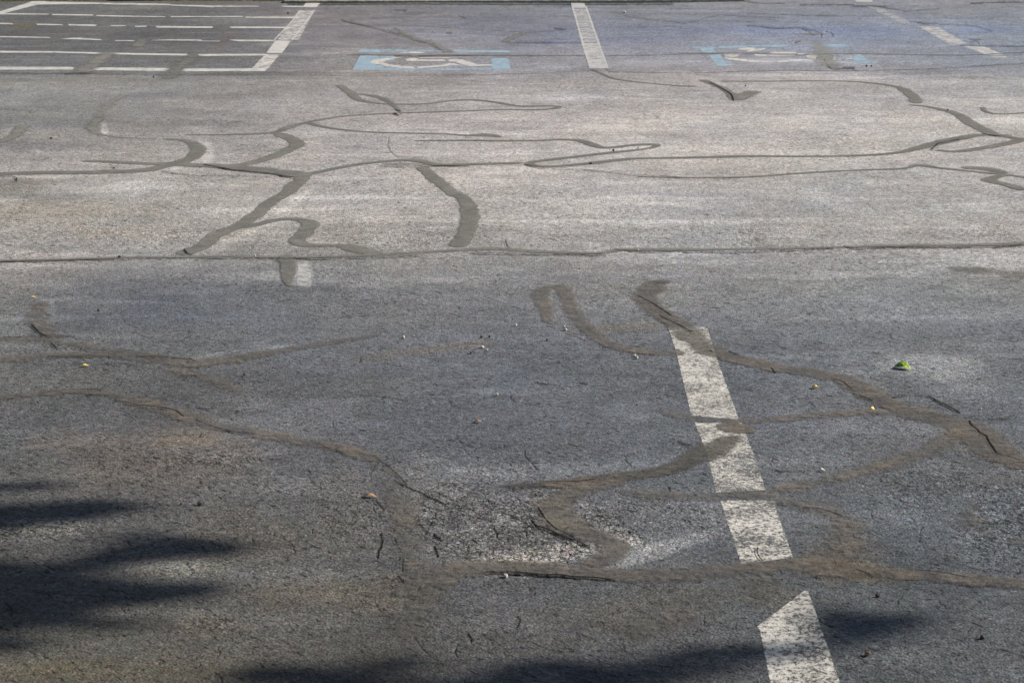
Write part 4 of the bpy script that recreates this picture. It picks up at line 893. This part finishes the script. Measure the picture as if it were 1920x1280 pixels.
# shade polygons on the asphalt in surveyed coordinates: (points along, half height px, density)
SH = [([(-60,918),(40,915),(110,912)],11,.5), ([(-60,974),(60,967),(150,958),(225,953)],25,1.2), ([(200,962),(280,955)],10,.3), ([(100,1078),(180,1052),(260,1034),(340,1025),(400,1027),(450,1032)],23,1.25), ([(180,1012),(300,1006)],9,.25),
      ([(-80,1095),(60,1090),(180,1098),(300,1108),(400,1103)],24,1.25), ([(-80,1075),(40,1075),(120,1080)],26,.9), ([(-80,1150),(20,1152),(150,1145)],36,1.3), ([(-80,1120),(60,1118),(200,1112)],26,1.2), ([(60,1135),(200,1125),(330,1120)],16,.9), ([(130,1172),(200,1168),(260,1170)],9,.5), ([(-60,1212),(30,1208),(90,1200)],14,.6),
      ([(430,1268),(560,1262),(700,1268)],18,.8), ([(560,1290),(900,1290),(1200,1290)],16,1.1), ([(680,1258),(740,1240),(800,1250)],14,.6), ([(900,1268),(1000,1246),(1100,1252),(1200,1262)],15,.8), ([(1000,1285),(1300,1262),(1400,1240)],16,.7),
      ([(1200,1245),(1290,1232),(1380,1218),(1450,1222),(1500,1232)],12,.9), ([(1530,1165),(1600,1168),(1680,1170),(1730,1160)],22,.65), ([(1530,1205),(1600,1198),(1680,1185)],12,.75), ([(1440,1215),(1490,1222),(1550,1208)],8,.5)]
LV, LF = [], []
lr = random.Random(3)
def add_leaf(c, s):
    a = Vector((lr.gauss(0, 1), lr.gauss(0, 1), lr.gauss(0, .6))).normalized(); b = Vector((lr.gauss(0, 1), lr.gauss(0, 1), lr.gauss(0, 1))); b = (b-a*b.dot(a)).normalized()
    c = Vector(c); k = len(LV); m = a.cross(b)*s*.12
    LV.extend([c-a*s, c+b*s*.42+m, c+a*s, c-b*s*.42+m]); LF.append((k, k+1, k+2, k+3))
T0 = np.array([9.8, 3.6, 0])
anch = []
for pts, hh, dn in SH:
    p = np.array(pts, float); L_ = np.concatenate([[0], np.cumsum(np.hypot(*np.diff(p, axis=0).T))])
    n = int(L_[-1]*hh*2/34*dn)
    mids = []
    tt0 = lr.uniform(11.0, 13.0)
    for _ in range(n):
        s = lr.uniform(0, L_[-1]); x = np.interp(s, L_, p[:, 0]); y = np.interp(s, L_, p[:, 1])
        tap = 1-.6*(s/L_[-1])**2; y += lr.triangular(-1, 1, 0)*hh*tap*1.15; x += lr.gauss(0, 12)
        g = G(x, y); tt = tt0+lr.gauss(0, .4)
        c = np.array([float(g[0]), float(g[1]), 0])+SDIR*tt-T0
        add_leaf(c, lr.uniform(.028, .05)); mids.append(c)
    if mids:
        m = np.array(mids); anch.append(m[0::max(1, len(m)//4)].mean(0))
        cs = [np.array([float(G(*q)[0]), float(G(*q)[1]), 0])+SDIR*tt0-T0 for q in pts]
        hub = np.array([-.6, .3, 3.6+lr.uniform(0, .5)])
        # twig along the shade, joined to the trunk by a branch that stays out of the lit part
        addl(*limb(cs[::-1] if np.linalg.norm(cs[0]-hub) > np.linalg.norm(cs[-1]-hub) else cs, .012, .006, 6))
# the rest of the crown: its shade falls nearer than the frame
for k in range(46):
    th = lr.uniform(0, math.tau); ph = lr.uniform(0, 1); rad = lr.uniform(.7, 1.9)
    c = np.array([.3+rad*math.cos(th)*1.1, -1.6+rad*math.sin(th)*.75, 7.6+lr.uniform(-1.4, 1.8)])
    for q in range(230):
        d = np.array([lr.gauss(0, .32), lr.gauss(0, .32), lr.gauss(0, .24)])
        add_leaf(c+d, lr.uniform(.04, .07))
    addl(*limb([(0, 0, 4.6+lr.uniform(0, 2.4)), tuple(c*np.array([.5, .5, .9])+np.array([0, 0, .2])), tuple(c)], .05, .01, 7))
o = mesh_obj('trunk', TV, TF, BARK, tree, smooth=True)
o = mesh_obj('crown', LV, LF, TL, tree)
